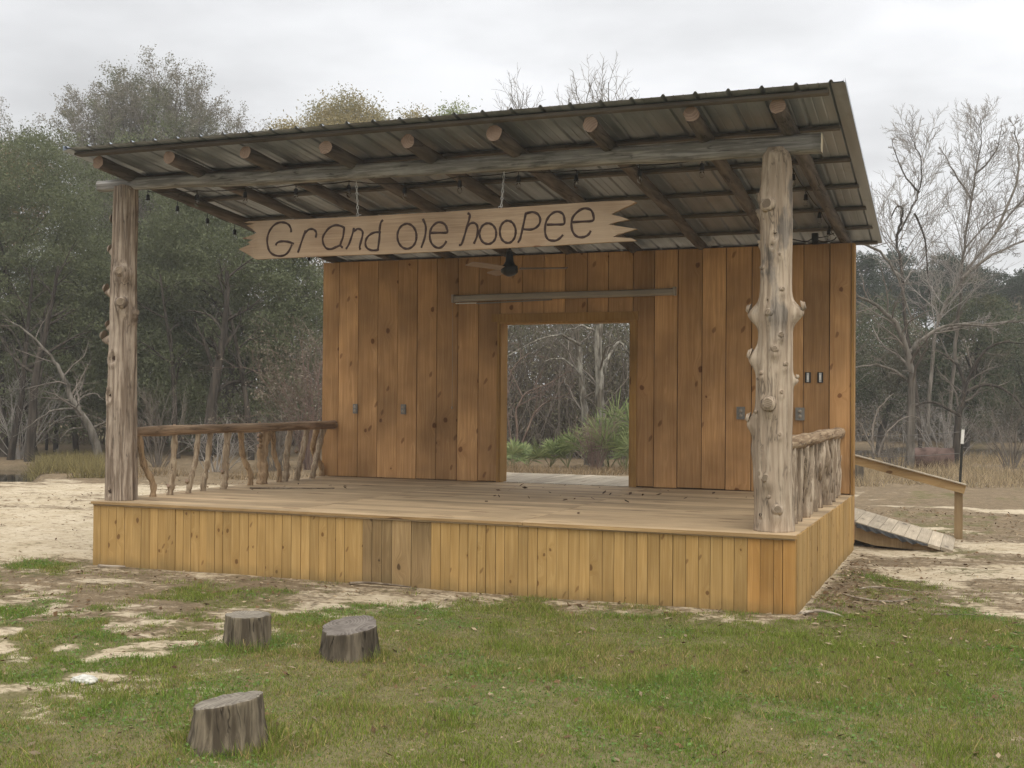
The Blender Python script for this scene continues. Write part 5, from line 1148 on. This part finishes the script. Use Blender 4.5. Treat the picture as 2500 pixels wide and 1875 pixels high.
# left: leaning bare tree and slim dark trunks by the pond
limb_tree('leaning_tree', 'bare tree leaning far to the left, just left of the left log post', [([(218, 1003), (207, 960), (196, 925), (175, 895), (158, 868), (145, 835), (130, 800), (100, 760), (55, 715), (10, 690)], .10, .012, -.4), ([(196, 925), (160, 925), (135, 945), (122, 985)], .025, .006, -.3), ([(175, 895), (135, 905), (100, 930), (90, 950)], .025, .006, .3), ([(165, 880), (110, 890), (70, 915), (30, 945)], .03, .007, -.3), ([(160, 870), (200, 850), (225, 865)], .025, .008, .3), ([(196, 925), (222, 915), (245, 895), (280, 890)], .03, .01, -.3)], 25.4, 601, M['barkgrey'], M['twigbuff'], SUB2)
for i, (dx, dep, r, ln, lab) in enumerate(((10, 28.5, .13, -.1, 'dark tree trunk nearest the left edge, under the oak'), (65, 26.6, .12, .05, 'dark forked tree trunk standing by the pond'), (24, 27.2, .09, .2, 'leaning dark tree trunk between the left edge and the pond trunk'), (122, 31.0, .07, 0, 'slim dark trunk in front of the green meadow patch'), (102, 32.0, .04, .0, 'thinnest dark trunk in front of the green meadow patch'), (168, 30, .08, -.12, 'slim dark trunk right of the meadow patch'), (445, 27.5, .16, .05, 'thick dark trunk behind the left railing'), (385, 28.5, .08, -.1, 'slim dark trunk behind the left end of the railing'), (545, 28.0, .08, .1, 'slim dark trunk behind the right end of the left railing'))):
    rg = np.random.default_rng(620+i); bx, by = spot(dx, dep); out = []; tips = []
    PP = [dict(n=9, ang=.9, ratio=.35, up=.02, wob=.06, t0=.35), dict(n=5, ang=.7, ratio=.5, up=.0, wob=.15), dict(n=0, ang=.5, ratio=.5, up=0, wob=.2)]
    grow(rg, (bx, by, GZ-.1), (ln, 0, 1), 4.5, r, 0, PP, out, tips); tree('slender_tree', lab, 'tree', (bx, by), out, 0, M['barkdark'], M['barkdark'], None, None, 'dark trunks under the evergreen oaks')

M['palm'] = leafmat('palmetto_fronds', (.12, .165, .06), (.30, .35, .15), (.30, .30, .15), trans=.25)
M['palmstem'] = plain('palmetto_stems', (.16, .17, .07), .7)
def palmetto(label, dx, dep, size, seed, nf=9):
    rg = np.random.default_rng(seed); bx, by = spot(dx, dep); root = empty('palmetto', (bx, by, GZ)); tag(root, label, 'palmetto', 'palmettos behind the doorway'); V = []; b = Br()
    for i in range(nf):
        az = rg.uniform(0, 6.28); tl = rg.uniform(.15, .95); d = np.array([math.cos(az)*math.sin(tl), math.sin(az)*math.sin(tl), math.cos(tl)]); Ls = size*rg.uniform(.6, 1.05); p0 = np.array([bx, by, GZ]); c = p0+d*Ls; b.add([p0, p0+d*Ls*.5+[0, 0, .02], c], [.008, .007, .006], 4)
        s = nrm(np.cross(d, [0, 0, 1.0])); u = nrm(np.cross(s, d)); R_ = size*rg.uniform(.55, .85); k = 16
        for j in range(k):
            a = (j/(k-1)-.5)*3.6; ld = nrm(s*math.sin(a)+(d*.9+u*.25)*math.cos(a)+rg.normal(0, .06, 3)); wd = nrm(np.cross(ld, u)); tip = c+ld*R_*rg.uniform(.85, 1.05)-np.array([0, 0, .10*R_])
            m_ = c+ld*R_*.5; V += [c, m_+wd*.019, tip, m_-wd*.019]
    link_mesh('stems', b.mesh('stems'), M['palmstem'], root); link_mesh('fronds', np_mesh('fronds', np.array(V), 4), M['palm'], root)
for i, (dx, dep, sz, lab) in enumerate(((1105, 25.4, .40, 'palmetto at the left jamb of the doorway'), (1140, 25.9, .40, 'palmetto second from the left jamb of the doorway'), (1190, 26.2, .45, 'palmetto left of the brown twiggy shrub, in the middle of the doorway'), (1228, 26.0, .56, 'palmetto touching the left side of the brown twiggy shrub'), (1318, 25.6, .80, 'tall palmetto just right of the brown twiggy shrub'), (1345, 26.0, 1.0, 'tallest palmetto, by the right jamb of the doorway'), (1352, 24.9, .55, 'low palmetto in front of the tallest one at the right jamb'), (1395, 25.8, .8, 'palmetto mostly hidden by the right jamb of the doorway'))):
    palmetto(lab, dx, dep, sz*1.1, 700+i, 9)

# ------------------------------------------------------------------ far brush that reads as one mass
def thicket(label, segs, n, mat, seed, size=(.07, .16), stems=900, smat=None):
    rg = np.random.default_rng(seed); P = []; b = Br()
    for (c0, c1, d0, d1, ztop, w) in segs:
        m = int(n*w); c = rg.uniform(c0, c1, m); d = rg.uniform(d0, d1, m); q = CAM[None]+d[:, None]*(Fv[None]+Rv[None]*((c*K-1250)/FPX)[:, None]); top = ztop*(.55+.9*fbm(q[:, 0]*.5+seed, q[:, 1]*.5, 3))
        z = GZ+top*rg.random(m)**.85; keep = fbm(q[:, 0]*1.3+z*.8, z*1.5+q[:, 1]*.6, 3) > .30; P.append(np.stack([q[:, 0], q[:, 1], z], -1)[keep])
        for i in range(int(stems*w)):
            cc_, dd = rg.uniform(c0, c1), rg.uniform(d0, d1); x0, y0 = spot(cc_, dd); h = ztop*rg.uniform(.5, 1.0); pts = [np.array([x0, y0, GZ])]; v = nrm(np.array([rg.normal(0, .35), rg.normal(0, .35), 1.0]))
            for k in range(5): v = nrm(v+rg.normal(0, .16, 3)); pts.append(pts[-1]+v*h/5)
            r = rg.uniform(.006, .02); b.add(pts, np.linspace(r, r*.4, 6), 4)
    P = np.concatenate(P); L = rg.uniform(size[0], size[1], len(P)); me = np_mesh('thicket', cards(P[:, 0], P[:, 1], P[:, 2], L, L*.42, rg), 4)
    o = tag(link_mesh('thicket', me, mat), label, 'thicket', None, 'stuff')
    if b.n: link_mesh('stems', b.mesh('stems'), smat, o)
thicket('brown-grey wild brush behind the pond and the left evergreens', [(-400, 760, 35, 40, 5.6, 1.0)], 80000, L_THK, 801, stems=700, smat=M['barkbrown'])
thicket('olive-grey brush filling the view behind the doorway', [(760, 1700, 29.5, 35, 5.2, 1.0)], 110000, L_OLV, 802, size=(.05, .12), stems=1500, smat=M['twigbuff'])
thicket('brown-grey wooded bank behind the river on the right', [(1650, 2700, 43.5, 49, 4.4, 1.0)], 90000, L_THK, 803, size=(.09, .20), stems=1000, smat=M['twiggrey'])
thicket('dim distant woods closing the horizon behind everything', [(-900, 1750, 64, 72, 6.6, .7), (1750, 3000, 64, 72, 4.6, .3)], 90000, L_THK, 804, size=(.2, .45), stems=300, smat=M['twiggrey'])

# ------------------------------------------------------------------ damp air
def haze(density):
    mb = MB(); mb.box(-130, 130, -60, 140, GZ-1.4, 22.0); o = mb.build('haze', [], None); m = bpy.data.materials.new('damp_air'); m.use_nodes = True; t = m.node_tree; t.nodes.clear()
    out = t.nodes.new('ShaderNodeOutputMaterial'); v = t.nodes.new('ShaderNodeVolumePrincipled'); v.inputs['Color'].default_value = (1.0, .985, .96, 1); v.inputs['Density'].default_value = density; v.inputs['Anisotropy'].default_value = 0.2
    t.links.new(v.outputs[0], out.inputs['Volume']); o.data.materials.append(m); tag(o, 'thin damp haze in the air', 'haze', None, 'stuff')
if HAZE: haze(HAZE)

# ------------------------------------------------------------------ sky and light
w = bpy.data.worlds.new('World'); scene.world = w; w.use_nodes = True; t = w.node_tree; t.nodes.clear()
N = lambda ty, **k: (lambda q: ([setattr(q, a, b) for a, b in k.items()], q)[1])(t.nodes.new(ty))
SUN_EL, SUN_AZ = 56, 150     # degrees; azimuth clockwise from +Y: high, behind the photographer
out = N('ShaderNodeOutputWorld'); bg = N('ShaderNodeBackground'); t.links.new(bg.outputs[0], out.inputs[0]); bg.inputs[1].default_value = .1
sky = N('ShaderNodeTexSky', sky_type='NISHITA', sun_disc=False); sky.sun_elevation = R(SUN_EL); sky.sun_rotation = R(SUN_AZ); sky.dust_density = 3.0
tc = N('ShaderNodeTexCoord'); sp = N('ShaderNodeSeparateXYZ'); t.links.new(tc.outputs['Generated'], sp.inputs[0])
def mth(op, a, b, c=None):
    q = N('ShaderNodeMath', operation=op)
    for i, v in enumerate((a, b, c)):
        if v is None: continue
        if isinstance(v, (int, float)): q.inputs[i].default_value = v
        else: t.links.new(v, q.inputs[i])
    return q.outputs[0]
zz = mth('MAXIMUM', sp.outputs[2], 0.0); den = mth('ADD', zz, .12)
cv = N('ShaderNodeCombineXYZ'); t.links.new(mth('DIVIDE', sp.outputs[0], den), cv.inputs[0]); t.links.new(mth('DIVIDE', sp.outputs[1], den), cv.inputs[1])
nz = N('ShaderNodeTexNoise'); t.links.new(cv.outputs[0], nz.inputs['Vector']); nz.inputs['Scale'].default_value = 1.0; nz.inputs['Detail'].default_value = 5; nz.inputs['Roughness'].default_value = .5
mr = N('ShaderNodeMapRange', interpolation_type='SMOOTHSTEP'); t.links.new(nz.outputs['Fac'], mr.inputs[0]); mr.inputs[1].default_value = .33; mr.inputs[2].default_value = .68; mr.inputs[3].default_value = .80; mr.inputs[4].default_value = 1.15
# an overcast sky is brighter overhead than at the horizon, and brighter towards the veiled sun
grad = mth('MULTIPLY_ADD', mth('POWER', zz, 1.5), 9.5, 7.2)
sd = (math.sin(R(SUN_AZ))*math.cos(R(SUN_EL)), math.cos(R(SUN_AZ))*math.cos(R(SUN_EL)), math.sin(R(SUN_EL)))
dp = N('ShaderNodeVectorMath', operation='DOT_PRODUCT'); t.links.new(tc.outputs['Generated'], dp.inputs[0]); dp.inputs[1].default_value = (math.sin(R(15))*math.cos(R(40)), math.cos(R(15))*math.cos(R(40)), math.sin(R(40)))   # thinner cloud
glow = mth('MULTIPLY', mth('POWER', mth('MAXIMUM', dp.outputs['Value'], 0.0), 4.0), 4.5)
d2 = N('ShaderNodeVectorMath', operation='DOT_PRODUCT'); t.links.new(tc.outputs['Generated'], d2.inputs[0]); d2.inputs[1].default_value = sd
veil = mth('MULTIPLY', mth('POWER', mth('MAXIMUM', d2.outputs['Value'], 0.0), 3.0), 11.0)      # the sun's own bright patch behind the cloud
lum = mth('MULTIPLY', mth('ADD', grad, glow), mr.outputs[0])
cb = N('ShaderNodeCombineXYZ'); t.links.new(mth('ADD', mth('MULTIPLY', lum, .985), veil), cb.inputs[0]); t.links.new(mth('ADD', mth('MULTIPLY', lum, .995), mth('MULTIPLY', veil, .93)), cb.inputs[1]); t.links.new(mth('ADD', mth('MULTIPLY', lum, 1.015), mth('MULTIPLY', veil, .79)), cb.inputs[2])
mxw = N('ShaderNodeMix', data_type='RGBA'); mxw.inputs[0].default_value = .93; t.links.new(sky.outputs[0], mxw.inputs[6]); t.links.new(cb.outputs[0], mxw.inputs[7]); t.links.new(mxw.outputs[2], bg.inputs[0])
sl_ = bpy.data.lights.new('sun', 'SUN'); sl_.energy = 1.3; sl_.angle = R(40); sl_.color = (1.0, .94, .83); so = bpy.data.objects.new('sun', sl_); COL.objects.link(so)
so.rotation_euler = Vector(sd).to_track_quat('Z', 'Y').to_euler()
scene.view_settings.view_transform = 'Standard'; scene.view_settings.look = 'None'; scene.view_settings.exposure = 0.0; scene.view_settings.gamma = 1.0
scene.render.engine = 'CYCLES'; scene.cycles.use_denoising = DENOISE; scene.cycles.denoiser = 'OPENIMAGEDENOISE'; scene.cycles.denoising_prefilter = 'NONE'; scene.cycles.use_adaptive_sampling = False; scene.cycles.max_bounces = 6; scene.cycles.diffuse_bounces = 4; scene.cycles.transparent_max_bounces = 6
